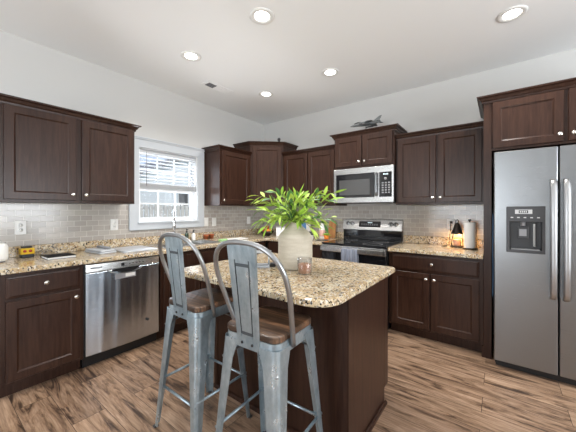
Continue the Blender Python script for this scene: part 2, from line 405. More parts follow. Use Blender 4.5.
# tile backsplashes
struct(MB().cells([-3.43, -2.245, -1.2535, -.010], [1.004, 1.078, 1.374], lambda y, z: z < 1.078 or y < -2.245 or y > -1.2535, 0.0005, 0.009, 'yzx').obj('trim_1', 'tileL'), 'grey subway tile backsplash on the window wall', 'backsplash')
struct(MB().cells([0.0, 1.5565, 2.3495, 3.188], [.90, 1.004, 1.374], lambda x, z: z > 1.004 or 1.5565 < x < 2.3495, -0.009, -0.0005, 'xzy').obj('trim_2', 'tileB'), 'grey subway tile backsplash on the stove wall', 'backsplash')
struct(MB().box(0, .012, YF, -3.46, 0, .09).obj('baseboard_left', 'white'), 'white baseboard on the left wall', 'baseboard')
struct(MB().box(4.25, XR, -.012, 0, 0, .09).obj('baseboard_back', 'white'), 'white baseboard right of the refrigerator', 'baseboard')

# window over the sink -------------------------------------------------
win = thing('window_1', 'white framed sink window with half lowered blind', 'window', (0, 0, 0)); win['kind'] = 'structure'
m = MB()
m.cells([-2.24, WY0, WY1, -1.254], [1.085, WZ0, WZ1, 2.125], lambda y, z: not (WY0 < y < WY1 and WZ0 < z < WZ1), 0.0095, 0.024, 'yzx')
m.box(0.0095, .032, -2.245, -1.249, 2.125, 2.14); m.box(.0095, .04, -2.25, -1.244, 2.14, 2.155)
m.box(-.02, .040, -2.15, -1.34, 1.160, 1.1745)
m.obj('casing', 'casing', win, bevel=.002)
m = MB(); a = .012
m.box(-.118, .009, WY0 + .0005, WY0 + a, WZ0 + .0005, WZ1 - .0005); m.box(-.118, .009, WY1 - a, WY1 - .0005, WZ0 + .0005, WZ1 - .0005)
m.box(-.118, .009, WY0 + a, WY1 - a, WZ1 - a, WZ1 - .0005); m.box(-.118, .009, WY0 + a, WY1 - a, WZ0 + .0005, WZ0 + a)
m.obj('jamb', 'white', win)
y0, y1, zm = WY0 + a, WY1 - a, 1.60
for nm, za, zb, xx in (('lower_sash', WZ0 + a, zm, -.085), ('upper_sash', zm - .02, WZ1 - a, -.112)):
    f = .038; m = MB()
    m.cells([y0, y0 + f, y1 - f, y1], [za, za + f, zb - f, zb], lambda y, z: not (y0 + f < y < y1 - f and za + f < z < zb - f), xx, xx + .025, 'yzx')
    for k in (1, 2): yy = y0 + f + (y1 - y0 - 2 * f) * k / 3; m.box(xx + .006, xx + .018, yy - .008, yy + .008, za + f, zb - f)
    zz = (za + zb) / 2; m.box(xx + .007, xx + .017, y0 + f, y1 - f, zz - .008, zz + .008)
    sa = m.obj(nm, 'white', win)
    MB().box(xx + .010, xx + .013, y0 + f, y1 - f, za + f, zb - f).obj('pane', 'pane', sa)
# blind
bl = thing('window_blind', 'white horizontal slat blind lowered over upper half of sink window', 'blind', (0, 0, 0))
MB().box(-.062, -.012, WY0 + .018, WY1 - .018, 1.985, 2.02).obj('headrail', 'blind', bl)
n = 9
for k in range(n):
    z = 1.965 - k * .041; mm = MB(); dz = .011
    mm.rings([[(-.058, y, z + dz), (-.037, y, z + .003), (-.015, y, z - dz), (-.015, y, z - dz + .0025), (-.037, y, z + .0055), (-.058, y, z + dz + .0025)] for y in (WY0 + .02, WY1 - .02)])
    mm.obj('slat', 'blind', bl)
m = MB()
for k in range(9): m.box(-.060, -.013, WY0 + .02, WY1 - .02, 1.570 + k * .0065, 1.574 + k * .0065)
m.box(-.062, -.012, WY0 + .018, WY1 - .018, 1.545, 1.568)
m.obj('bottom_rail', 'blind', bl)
for yy in (WY0 + .12, (WY0 + WY1) / 2, WY1 - .12):
    m = MB(); m.tube([(-.0105, yy, 1.99), (-.0105, yy, 1.56)], .0014, 5); m.obj('ladder_cord', 'blind', bl)
m = MB(); m.tube([(-.009, WY0 + .10, 2.0), (-.006, WY0 + .10, 1.60)], .0035, 6); m.obj('tilt_wand', 'grey', bl)

# unseen openings behind / beside the viewer, added and sized for the fill light
for i, (mk) in enumerate((('x', XR), ('y', YF))):
    pass
wr = thing('window_2', 'added wide white window in the unseen right wall', 'window'); wr['kind'] = 'structure'
MB().cells([-4.5, -4.44, -2.93, -2.87, -1.36, -1.3], [.75, .81, 2.09, 2.15], lambda y, z: not (.81 < z < 2.09 and (-4.44 < y < -2.93 or -2.87 < y < -1.36)), XR + .02, XR + .07, 'yzx').obj('window_frame', 'white', wr)
dr = thing('door_1', 'added white framed glass patio door, unseen behind the viewer', 'door'); dr['kind'] = 'structure'
MB().cells([.6, .68, 1.86, 1.94, 3.12, 3.2], [0.001, .08, 2.22, 2.3], lambda x, z: not (.08 < z < 2.22 and (.68 < x < 1.86 or 1.94 < x < 3.12)), YF - .07, YF - .02, 'xzy').obj('door_frame', 'white', dr)

# ================================================================== ceiling lights
def downlight(x, y, label, power=48):
    t = thing('recessed_light', label, 'ceiling light', (x, y, H), 0, 'recessed ceiling lights')
    m = MB(); m.lathe([(.094, -.0005), (.094, -.006), (.080, -.009), (.066, -.007), (.056, -.002), (.056, -.0005)], n=40, cap0=False, cap1=False); m.obj('trim_ring', 'plastic', t)
    m = MB(); m.lathe([(.0555, -.001), (.0555, -.004), (.001, -.005)], n=32); m.obj('lens', 'lamp', t)
    l = bpy.data.lights.new('lamp', 'SPOT'); l.energy = power; l.color = (1, .965, .92); l.spot_size = 2.5; l.spot_blend = .8; l.shadow_soft_size = .06
    lo = bpy.data.objects.new('lamp', l); C.objects.link(lo); lo.parent = t; lo.location = (0, 0, -.03)
for x, y, lb in ((1.846, -2.067, 'recessed ceiling light at top centre, above the island vase'),
                 (.92, -2.065, 'recessed ceiling light nearest the left wall, left of the vent'),
                 (.91, -.96, 'recessed ceiling light nearest the room corner, the farthest one'),
                 (1.843, -.97, 'recessed ceiling light nearest the range microwave'),
                 (3.38, -.94, 'recessed ceiling light at upper right, in front of the refrigerator')):
    downlight(x, y, lb)

vt = thing('ceiling_vent', 'white rectangular ceiling air vent with a dark louvre end', 'air vent', (.565, -1.455, H), 0)
MB().box(-.075, .075, -.19, .19, -.007, -.0005).obj('vent_frame', 'ceil', vt, bevel=.002)
m = MB()
MB().box(-.045, .045, -.155, -.045, -.0085, -.0072).obj('louvre_opening', 'dgrey', vt)
for k in range(4): m.box(-.045 + .028 * k, -.039 + .028 * k, -.155, -.045, -.011, -.0087)
m.obj('louvre', 'grey', vt)
m = MB()
for k in range(5): m.box(-.055 + .024 * k, -.050 + .024 * k, -.02, .165, -.009, -.0072)
m.obj('louvre', 'ceil', vt)

# ================================================================== cabinets
def knob(x, y, z, parent):
    m = MB(); m.lathe([(.006, y + .001), (.006, y - .010), (.0155, y - .014), (.0165, y - .020), (.013, y - .025), (.004, y - .027)], cx=x, cz=z, n=18, axis='y'); return m.obj('knob', 'nickel', parent)
CROWN = [(0.0, -.012), (.010, -.012), (.012, .004), (.022, .012), (.030, .030), (.046, .036), (.050, .048), (0.0, .048)]
def crown(path, z, parent):
    m = MB(); m.sweep(path, [(o, z + h) for o, h in CROWN]); m.obj('crown_moulding', 'cab', parent)
def wallcab(label, loc, rz, w, d, z0, z1, doors, crownpath=None, knobs=None, mullion=True, name='upper_cabinet'):
    """local: x 0..w, back y=0 (wall), front y=-d; doors list of (x0,x1,knobside)"""
    t = thing(name, label, 'cabinet', loc, rz)
    m = MB(); m.box(0, w, -d, -.0015, z0, z1); m.box(.018, w - .018, -d - .0005, -d + .01, z0 + .0, z0 + .03); m.obj('body', 'cab', t, bevel=.0015)
    for x0, x1, side in doors:
        dr_ = MB(); dr_.panel(x0, x1, z0 + .022, z1 - .012, -d - .0205, .02); dd = dr_.obj('door', 'cab', t)
        kx = x1 - .027 if side == 'r' else x0 + .027
        knob(kx, -d - .0205, z0 + .022 + .05, dd)
    if crownpath: crown(crownpath, z1, t)
    return t
d = .33
# left wall, near the camera: local x0 at world y=-3.29
wallcab('long dark brown two-door upper cabinet left of the window', (0, -3.36, 0), L90, 1.035, d, 1.375, 2.125, [(.088, .538, 'r'), (.580, 1.018, 'l')],
        [(0, -d), (1.035, -d), (1.035, -.002)])
wallcab('narrow dark brown single-door upper cabinet right of the window', (0, -1.235, 0), L90, .573, d, 1.375, 2.125, [(.025, .549, 'l')],
        [(0, -.002), (0, -d), (.573, -d)])
# diagonal corner cabinet
t = thing('corner_cabinet', 'tall diagonal dark brown upper cabinet in the room corner', 'cabinet', (0, 0, 0))
P0, P1 = (.33, -.660), (.70, -.33)
poly = [(.0015, -.0015), (.0015, -.660), P0, P1, (.70, -.0015)]
m = MB(); m.prism(poly, 1.375, 2.285); m.obj('body', 'cab', t, bevel=.0015)
dv = Vector((P1[0] - P0[0], P1[1] - P0[1])); ln = dv.length; ang = math.atan2(dv.y, dv.x)
m = MB(); m.panel(.035, ln - .035, 1.40, 2.268, -.0215, .02); dd = m.obj('door', 'cab', t); dd.location = (P0[0], P0[1], 0); dd.rotation_euler = (0, 0, ang)
knob(ln - .065, -.0215, 1.45, dd)
crown([(.0015, -.660), P0, P1, (.70, -.0015)], 2.285, t)
wallcab('dark brown two-door upper cabinet between the corner cabinet and the microwave', (.702, 0, 0), 0, .883, d, 1.375, 2.125, [(.025, .432, 'r'), (.450, .863, 'l')],
        [(0, -d), (.883, -d)])
# over the microwave
wallcab('short raised dark brown two-door cabinet above the microwave', (1.587, 0, 0), 0, .760, .38, 1.835, 2.235, [(.02, .372, 'r'), (.388, .740, 'l')],
        [(0, -.002), (0, -.38), (.760, -.38), (.760, -.002)])
wallcab('dark brown two-door upper cabinet between the microwave and the refrigerator', (2.349, 0, 0), 0, .838, d, 1.375, 2.125, [(.022, .414, 'r'), (.434, .818, 'l')],
        [(0, -d), (.838, -d)])
# refrigerator surround
t = thing('refrigerator_cabinet', 'deep dark brown cabinet above the refrigerator with tall side panel', 'cabinet', (3.190, 0, 0))
MB().box(0, .058, -.62, -.0015, .001, 2.268).obj('side_panel', 'cab', t, bevel=.0015)
MB().box(-.012, .0, -.62, -.60, .001, .10).obj('toe_piece', 'cab', t)
MB().box(.058, 1.014, -.62, -.0015, 1.832, 2.268).obj('body', 'cab', t, bevel=.0015)
MB().box(1.014, 1.044, -.62, -.0015, .001, 2.268).obj('side_panel', 'cab', t)
for x0, x1, kx in ((.064, .514, .489), (.540, .996, .566)):
    m = MB(); m.panel(x0, x1, 1.850, 2.25, -.641, .02); dd = m.obj('door', 'cab', t); knob(kx, -.641, 1.905, dd)
crown([(0, -.002), (0, -.62), (1.044, -.62), (1.044, -.002)], 2.268, t)

def basecab(label, loc, rz, w, drawers, doors, d=.60, toe=.075, z1=.875, knobs=True, filler=False, blank=False):
    t = thing('base_cabinet', label, 'cabinet', loc, rz)
    m = MB()
    if blank: m.cells([0, .02, w - .02, w], [-d, -d + .02, -.02, -.0015], lambda x, y: not (.02 < x < w - .02 and -d + .02 < y < -.02), .10, z1); m.box(.021, w - .021, -d + .021, -.021, .10, .12)
    else: m.box(0, w, -d, -.0015, .10, z1)
    m.obj('body', 'cab', t, bevel=.0015)
    MB().box(.0, w, -d + toe, -.0015, .0005, .0995).obj('toe_kick', 'cab', t)
    for x0, x1 in drawers:
        m = MB(); m.panel(x0, x1, .700, .850, -d - .0205, .02, kind='drawer'); dd = m.obj('drawer', 'cab', t)
        if not blank: knob((x0 + x1) / 2, -d - .0205, .778, dd)
    for x0, x1, side in doors:
        m = MB(); m.panel(x0, x1, .125, .680, -d - .0205, .02); dd = m.obj('door', 'cab', t)
        knob(x1 - .03 if side == 'r' else x0 + .03, -d - .0205, .628, dd)
    return t
basecab('dark brown base cabinet left of the dishwasher, one drawer over one door', (0, -3.325, 0), L90, .478, [(.027, .452)], [(.027, .452, 'r')])
basecab('dark brown sink base cabinet right of the dishwasher', (0, -2.198, 0), L90, .916, [(.03, .886)], [(.03, .45, 'r'), (.466, .886, 'l')], blank=True)
basecab('dark brown base cabinet between sink and room corner', (0, -1.279, 0), L90, .655, [(.03, .62)], [(.03, .62, 'l')])
basecab('dark brown base cabinet left of the range', (.622, 0, 0), 0, .930, [(.04, .46), (.48, .905)], [(.04, .46, 'r'), (.48, .905, 'l')])
basecab('dark brown base cabinet right of the range, wide drawer over two doors', (2.352, 0, 0), 0, .836, [(.035, .805)], [(.035, .400, 'r'), (.412, .805, 'l')])

# countertops ------------------------------------------------------------
ct = thing('countertop', 'long L-shaped speckled beige granite countertop under the window', 'countertop', (0, 0, 0))
SX0, SX1, SY0, SY1 = .135, .545, -2.10, -1.37
m = MB()
m.cells([.0015, SX0, SX1, .648, 1.5535], [-3.43, SY0, SY1, -.648, -.0015], lambda x, y: (x < .648 or y > -.648) and not (SX0 < x < SX1 and SY0 < y < SY1), .8765, .914)
m.obj('slab', 'granite', ct, bevel=.006)
m = MB(); m.cells([.0015, .021, 1.5535], [-3.43, -.021, -.0015], lambda x, y: x < .021 or y > -.021, .9145, 1.003); m.obj('upstand', 'granite', ct, bevel=.003)
ct = thing('countertop', 'short speckled granite countertop right of the range', 'countertop', (0, 0, 0))
MB().box(2.3515, 3.1885, -.648, -.0015, .8765, .914).obj('slab', 'granite', ct, bevel=.006)
MB().box(2.3515, 3.1885, -.021, -.0015, .9145, 1.003).obj('upstand', 'granite', ct, bevel=.003)

# sink + faucet -----------------------------------------------------------
sk = thing('sink', 'stainless double bowl kitchen sink set in the counter below the window', 'sink', (0, 0, 0))
m = MB(); e = .012; o_ = .003
ym = (SY0 + SY1) / 2
X0, X1, Y0, Y1 = SX0 + o_, SX1 - o_, SY0 + o_, SY1 - o_
m.cells([SX0 - e, X0 + .006, X1 - .006, SX1 + e], [SY0 - e, Y0 + .006, ym - .012, ym + .012, Y1 - .006, SY1 + e],
        lambda x, y: not (X0 + .006 < x < X1 - .006 and (Y0 + .006 < y < ym - .012 or ym + .012 < y < Y1 - .006)), .9145, .918)
m.obj('rim', 'steelh', sk)
for a_, b_ in ((Y0 + .006, ym - .012), (ym + .012, Y1 - .006)):
    m = MB(); x0_, x1_ = X0 + .006, X1 - .006
    def R(i, z): return [(x0_ + i, a_ + i, z), (x1_ - i, a_ + i, z), (x1_ - i, b_ - i, z), (x0_ + i, b_ - i, z)]
    m.rings([R(0, .9148), R(.008, .80), R(.03, .755), R(.032, .752), R(.010, .798), R(.0015, .9148)][:3], cap0=False, cap1=True)
    m.obj('bowl', 'steelh', sk)
fc = thing('faucet', 'tall chrome gooseneck kitchen faucet behind the sink', 'faucet', (.075, -1.735, .9145), -.54)
m = MB(); m.lathe([(.028, 0), (.028, .006), (.020, .02), (.017, .06), (.016, .12)], n=20); m.obj('base', 'chrome', fc)
pts = [(0, 0, .10), (0, 0, .315)] + [(.075 - .075 * math.cos(a), 0, .315 + .075 * math.sin(a)) for a in [PI * k / 10 for k in range(1, 11)]] + [(.150, 0, .27)]
m = MB(); m.tube(pts, .011, 12); m.obj('spout', 'chrome', fc)
m = MB(); m.lathe([(.013, .17), (.019, .19), (.017, .262), (.012, .275)], cx=.150, n=16); m.obj('spray_head', 'chrome', fc)
m = MB(); m.tube([(0, .014, .08), (0, .05, .085), (.0, .085, .11)], [.008, .007, .005], 8); m.obj('handle', 'chrome', fc)

# ================================================================== dishwasher
dw = thing('dishwasher', 'stainless steel dishwasher between the left base cabinets', 'dishwasher', (0, -2.8425, 0), L90)
W = .640
MB().box(.004, W - .004, -.575, -.03, .10, .872).obj('body', 'black', dw)
def bow(x, amp=.014): u = (x / W) * 2 - 1; return -amp * (1 - u * u)
m = MB(); xs = [.012 + (W - .024) * k / 24 for k in range(25)]
zs = [.105, .112, .30, .50, .70, .785, .795]
def P(x, z, front):
    if not front: return (x, -.5755, z)
    y = -.598 + bow(x, .016)
    if z < .11: y += .006
    if z > .79: y += .006
    return (x, y, z)
rs = []
for x in xs: rs.append([P(x, z, True) for z in zs] + [P(x, zs[-1], False), P(x, zs[0], False)])
m.rings(rs); dpan = m.obj('door_panel', 'dwsteel', dw)
for p in dpan.data.polygons: p.use_smooth = False
m = MB(); rs = []
for x in xs: yb = -.600 + bow(x, .016); rs.append([(x, -.5755, .797), (x, yb, .797), (x, yb - .002, .80), (x, yb + .003, .858), (x, yb + .010, .864), (x, -.5755, .864)])
m.rings(rs); cp = m.obj('control_strip', 'steelh', dw)
m = MB(); rs = []
for k in range(17):
    u = k / 16 * 2 - 1; x = W / 2 + u * .115; hgt = .034 * (1 - u * u) ** .6 + .001; y = -.600 + bow(x, .016) - .0035
    rs.append([(x, y, .797), (x, y, .797 - hgt), (x, y + .003, .797 - hgt), (x, y + .003, .797)])
m.rings(rs); m.obj('pocket_handle', 'black', dw)
m = MB(); rs = []
for k in range(17):
    u = k / 16 * 2 - 1; x = W / 2 + u * .150; hgt = .040 * (1 - u * u) ** .6; y = -.600 + bow(x, .016)
    rs.append([(x, y, .7975 - hgt), (x, y - .012 * (1 - u * u), .7975 - hgt - .003), (x, y - .012 * (1 - u * u), .7975 - hgt - .006), (x, y, .7975 - hgt - .009)])
m.rings(rs); m.obj('handle_lip', 'steelh', dw)
yb = -.600 + bow(.32, .016)
m = MB(); m.box(.225, .40, yb + .002 - .004, yb + .0, .705, .752); m.obj('energy_label', 'grey', dw)
m = MB(); m.box(.31, .392, yb - .0035, yb - .0025, .715, .746); m.obj('label_sticker', 'paper', dw)
m = MB()
for k in range(7): m.box(.045 + .012 * k, .053 + .012 * k, -.6085 + bow(.08, .01), -.6005 + bow(.08, .01), .824, .836)
m.obj('brand_letters', 'dgrey', dw)
m = MB(); m.box(.275, .30, -.6205, -.610, .815, .842); m.obj('power_display', 'black', dw)
m = MB()
for k in range(5): m.box(.34 + .03 * k, .352 + .03 * k, -.6200, -.608, .826, .832)
m.obj('control_buttons', 'dgrey', dw)
m = MB(); m.lathe([(.012, -.618), (.012, -.621), (.002, -.6215)], cx=.51, cz=.27, axis='y'); m.obj('emblem', 'dgrey', dw)
MB().box(.006, W - .006, -.54, -.05, .001, .098).obj('kick_plate', 'black', dw)

# ================================================================== range
rg = thing('range', 'stainless freestanding electric range with black glass top', 'stove', (1.5575, 0, 0))
W = .790
MB().box(.002, W - .002, -.64, -.07, .10, .905).obj('body', 'black', rg)
MB().box(.02, W - .02, -.60, -.07, .001, .099).obj('base', 'black', rg)
m = MB(); m.box(-.0005, W + .0005, -.662, -.07, .906, .921, bev=.003); m.obj('cooktop', 'blackglass', rg)
m = MB()
for x, y, r in ((.20, -.50, .095), (.58, -.50, .11), (.20, -.22, .075), (.58, -.22, .095)):
    m.lathe([(r, .9212), (r, .9216), (r - .004, .9216), (r - .004, .9212)], x, y, 36, cap0=False, cap1=False)
m.obj('burner_ring', 'grey', rg)
m = MB(); m.box(0.005, W - .005, -.069, -.011, .9215, 1.050); m.obj('back_riser', 'blackglass', rg, bevel=.003)
m = MB(); m.rings([[(x, -.012, 1.051), (x, -.092, 1.051), (x, -.088, 1.058), (x, -.050, 1.185), (x, -.030, 1.192), (x, -.012, 1.192)] for x in (0.0, W)])
bgp = m.obj('backguard', 'steelh', rg, bevel=.003)
def bgy(z): return -.088 + (z - 1.058) * .2992
m = MB(); m.rings([[(x, bgy(1.090) - .002, 1.090), (x, bgy(1.165) - .002, 1.165), (x, bgy(1.165) + .001, 1.165), (x, bgy(1.090) + .001, 1.090)] for x in (.235, .525)]); m.obj('display_panel', 'blackglass', rg)
m = MB()
for k in range(4): m.box(.355 + .016 * k, .365 + .016 * k, bgy(1.147) - .0035, bgy(1.147) - .0022, 1.141, 1.153)
m.obj('clock_digits', 'disp', rg)
m = MB()
for r_ in range(2):
    for k in range(8): m.box(.268 + .029 * k, .284 + .029 * k, bgy(1.117 + .012 * r_) - .0030, bgy(1.117 + .012 * r_) - .0015, 1.114 + .012 * r_, 1.120 + .012 * r_)
m.obj('keypad', 'grey', rg)
for x in (.075, .135, .655, .715):
    m = MB(); zc = 1.128; y = bgy(zc); m.lathe([(.027, y), (.027, y - .003), (.022, y - .004), (.018, y - .022), (.002, y - .023)], cx=x, cz=zc, axis='y', n=20); kk = m.obj('control_knob', 'handle', rg)
    m = MB(); m.lathe([(.031, y + .001), (.031, y - .002), (.0275, y - .002)], cx=x, cz=zc, axis='y', n=24); m.obj('dial_ring', 'black', kk)
    MB().box(x - .003, x + .003, y - .026, y - .0205, zc - .014, zc + .016).obj('pointer', 'black', kk)
MB().box(.008, W - .008, -.668, -.641, .30, .815).obj('oven_door', 'blackglass', rg, bevel=.003)
m = MB(); m.box(.008, W - .008, -.672, -.641, .817, .895, bev=.004); m.obj('door_trim', 'steelh', rg)
m = MB()
m.box(.02, W - .02, -.734, -.716, .832, .884, bev=.005)
for x in (.075, W - .075): m.tube([(x, -.6725, .86), (x, -.7155, .86)], .009, 8)
m.obj('oven_handle', 'steelh', rg)
MB().box(.008, W - .008, -.668, -.641, .115, .292).obj('storage_drawer', 'steelh', rg, bevel=.003)
m = MB(); m.box(.725, .737, -.674, -.6725, .84, .862); m.obj('badge', 'dgrey', rg)
# tea towel over the oven handle
m = MB(); N = 15; front, back = [], []
def tw(k, z, dy): x = 1.5575 + .305 + .19 * k / N; return (x + .004 * math.sin(z * 50), -.746 - .006 * math.sin(k * 1.5) + dy, z)
rs = []
for k in range(N + 1):
    col = [tw(k, .50 + .01 * math.sin(k), -.006), tw(k, .62, -.004), tw(k, .75, -.001), tw(k, .86, 0), (tw(k, .888, 0)[0], -.724, .890), (tw(k, 0, 0)[0], -.709, .880), (tw(k, 0, 0)[0], -.706, .80), (tw(k, 0, 0)[0], -.706, .66)]
    inn = [(x, y + (.002 if j < 4 else (0 if j == 4 else -.002)), z - (.002 if j == 4 else 0)) for j, (x, y, z) in enumerate(col)][::-1]
    rs.append(col + inn)
m.rings(rs, smooth=True); tag(m.obj('tea_towel', 'towel'), 'grey blue striped tea towel hanging on the oven handle', 'towel')

# ================================================================== microwave
mw = thing('microwave', 'stainless over-the-range microwave under the short cabinet', 'microwave', (1.589, 0, 1.405))
W, HH = .757, .424
MB().box(0, W, -.375, -.012, 0, HH).obj('body', 'black', mw)
m = MB(); m.cells([0, .03, .535, .555, W], [0, .062, .355, HH], lambda x, z: not (.03 < x < .535 and .062 < z < .355), -.405, -.3755, 'xzy')
m.obj('front_frame', 'steelh', mw, bevel=.002)
MB().box(.0305, .5345, -.398, -.3757, .0625, .3545).obj('door_glass', 'blackglass', mw)
MB().box(.075, .475, -.3992, -.3982, .095, .285).obj('window', 'mwglass', mw)
MB().box(.592, W - .022, -.4075, -.4055, .062, .352).obj('control_panel', 'blackglass', mw)
m = MB(); m.tube([(.562, -.406, .08), (.562, -.437, .085), (.562, -.442, .12), (.562, -.442, .31), (.562, -.437, .335), (.562, -.406, .34)], .013, 10); m.obj('handle', 'steel', mw)
m = MB()
for r_ in range(5):
    for k in range(3): m.box(.622 + .036 * k, .644 + .036 * k, -.4088, -.4078, .105 + .028 * r_, .121 + .028 * r_)
m.obj('keypad', 'grey', mw)
m = MB(); m.lathe([(.016, -.4078), (.016, -.4092), (.002, -.4093)], cx=.664, cz=.275, axis='y', n=16); m.obj('dial', 'grey', mw)
m = MB()
for k in range(4): m.box(.640 + .015 * k, .649 + .015 * k, -.4088, -.4078, .318, .334)
m.obj('clock_digits', 'disp', mw)
m = MB(); m.lathe([(.05, -.003), (.05, -.0005)], .30, -.2, 20); m.box(.05, .70, -.30, -.10, -.006, -.0005); m.obj('vent_grille', 'dgrey', mw)

# ================================================================== refrigerator
fr = thing('refrigerator', 'stainless side-by-side refrigerator with ice dispenser', 'refrigerator', (3.262, 0, 0))
W = .915; SP = .396; FT = 1.795
MB().box(.006, W - .006, -.66, -.05, .03, 1.775).obj('body', 'dgrey', fr)
MB().box(.015, W - .015, -.70, -.10, .001, .029).obj('base_grille', 'black', fr)
MB().box(.01, W - .01, -.715, -.6605, .030, .062).obj('kick_grille', 'black', fr)
def fdoor(x0, x1, name, hole=None):
    m = MB()
    xs = [x0, x0 + .004, x0 + .014, (x0 + x1) / 2, x1 - .014, x1 - .004, x1] if not hole else None
    if hole:
        hx0, hx1, hz0, hz1 = hole
        m.cells([x0, hx0, hx1, x1], [.066, hz0, hz1, FT], lambda x, z: not (hx0 < x < hx1 and hz0 < z < hz1), -.765, -.6615, 'xzy')
    else: m.cells([x0, x1], [.066, FT], lambda x, z: True, -.765, -.6615, 'xzy')
    o = m.obj(name, 'steel', fr, bevel=.007); return o
HX0, HX1, HZ0, HZ1 = .096, .312, .985, 1.335
dL = fdoor(.004, SP - .003, 'freezer_door', (HX0, HX1, HZ0, HZ1)); dR = fdoor(SP + .005, W - .004, 'door')
for x, par in ((SP - .032, dL), (SP + .040, dR)):
    m = MB(); w_ = .0195
    path = [(-.764, .640), (-.800, .652), (-.815, .69), (-.820, .9), (-.820, 1.25), (-.815, 1.49), (-.800, 1.528), (-.764, 1.54)]
    rs = []
    for i, (y, z) in enumerate(path):
        a = Vector(path[max(i - 1, 0)]); b = Vector(path[min(i + 1, len(path) - 1)]); dn = (b - a).normalized(); nn = Vector((-dn.y, dn.x)) * .009
        rs.append([(x - w_, y + nn.x * .2, z + nn.y * .2), (x - w_ * .55, y + nn.x, z + nn.y), (x + w_ * .55, y + nn.x, z + nn.y), (x + w_, y + nn.x * .2, z + nn.y * .2), (x + w_, y - nn.x, z - nn.y), (x - w_, y - nn.x, z - nn.y)])
    m.rings(rs, smooth=True); m.obj('handle', 'handle', par)
# dispenser
dp = MB()
dp.box(HX0 + .0005, HX1 - .0005, -.690, -.6617, HZ0 + .0005, HZ1 - .0005); bx = dp.obj('dispenser_housing', 'dgrey', dL)
m = MB(); m.cells([HX0 - .010, HX0 + .010, HX1 - .010, HX1 + .010], [HZ0 - .012, HZ0 + .012, HZ1 - .115, HZ1 + .006], lambda x, z: not (HX0 + .01 < x < HX1 - .01 and HZ0 + .012 < z < HZ1 - .115), -.772, -.7655, 'xzy'); m.obj('dispenser_bezel', 'dgrey', dL, bevel=.003)
m = MB(); m.box(HX0 + .0005, HX0 + .010, -.7654, -.6905, HZ0 + .001, HZ1 - .001); m.box(HX1 - .010, HX1 - .0005, -.7654, -.6905, HZ0 + .001, HZ1 - .001); m.box(HX0 + .010, HX1 - .010, -.7654, -.6905, HZ0 + .001, HZ0 + .011); m.obj('dispenser_recess', 'black', dL)
MB().box(HX0 + .011, HX1 - .011, -.7654, -.6905, HZ1 - .113, HZ1 - .001).obj('control_block', 'dgrey', dL)
MB().box(HX0 + .045, HX0 + .15, -.7745, -.7725, HZ1 - .052, HZ1 - .018).obj('display_frame', 'lgrey', dL)
MB().box(HX0 + .068, HX0 + .125, -.7756, -.7746, HZ1 - .046, HZ1 - .024).obj('display', 'black', dL)
m = MB()
for k in range(4): m.box(HX0 + .074 + .012 * k, HX0 + .082 + .012 * k, -.7764, -.7757, HZ1 - .042, HZ1 - .028)
m.obj('display_digits', 'lgrey', dL)
m = MB()
for k in range(5): m.box(HX0 + .018 + .04 * k, HX0 + .034 + .04 * k, -.7745, -.7725, HZ1 - .085, HZ1 - .077)
m.obj('button', 'lgrey', dL)
m = MB(); m.lathe([(.016, HZ1 - .150), (.016, HZ1 - .1135)], (HX0 + HX1) / 2 - .012, -.735, 16); m.obj('ice_chute', 'grey', dL)
MB().box((HX0 + HX1) / 2 - .048, (HX0 + HX1) / 2 + .024, -.735, -.722, HZ0 + .10, HZ1 - .155).obj('paddle', 'dgrey', dL, bevel=.003)
MB().box((HX0 + HX1) / 2 - .035, (HX0 + HX1) / 2 + .010, -.738, -.7355, HZ0 + .12, HZ1 - .175).obj('paddle_pad', 'grey', dL)
m = MB(); m.box(HX1 - .058, HX1 - .045, -.73, -.70, HZ0 + .04, HZ1 - .13); m.obj('water_spout', 'chrome', dL)
MB().box(HX0 + .02, HX1 - .02, -.762, -.70, HZ0 + .0115, HZ0 + .018).obj('drip_tray', 'grey', dL)

# folded cleaning cloth hanging in the gap beside the refrigerator
m = MB(); rs = []
for k in range(9):
    z = 1.28 - k * .088; wv = .003 * math.sin(k * 1.3)
    rs.append([(3.2550 + wv * .3, -.66, z), (3.2585 + wv * .3, -.66, z), (3.2600 + wv * .3, -.700 + wv, z), (3.2565 + wv * .3, -.700 + wv, z)])
m.rings(rs); tag(m.obj('hanging_cloth', 'blue'), 'narrow blue cloth hanging in the gap left of the refrigerator', 'cloth')

# ================================================================== island
isl = thing('kitchen_island', 'dark brown kitchen island with granite top in the room centre', 'kitchen island', (0, 0, 0))
IX0, IX1, IY0, IY1 = 1.60, 2.675, -2.315, -1.665
m = MB(); m.box(IX0, IX1, IY0, IY1 - .075, .0005, .875); m.box(IX0, IX1, IY1 - .0752, IY1, .10, .875); m.obj('body', 'cab', isl, bevel=.0015)
m = MB()
for x0, x1 in ((IX0 - .004, IX0 + .035), (IX1 - .030, IX1 + .004)): m.box(x0, x1, IY0 - .006, IY0 - .0003, .0005, .874)
m.box(IX1 + .0003, IX1 + .0045, IY0 - .006, IY0 + .030, .0005, .874)
m.box(IX0 + .0351, IX1 - .0301, IY0 - .002, IY0 - .0003, .0005, .874)
m.obj('corner_trim', 'cab', isl)
m = MB(); m.sweep([(IX0 - .001, IY1 - .076), (IX0 - .001, IY0 - .007), (IX1 + .005, IY0 - .007), (IX1 + .005, IY1 - .076)], [(.0005, .0005), (.016, .0005), (.013, .014), (.0005, .022)]); m.obj('shoe_moulding', 'cab', isl)
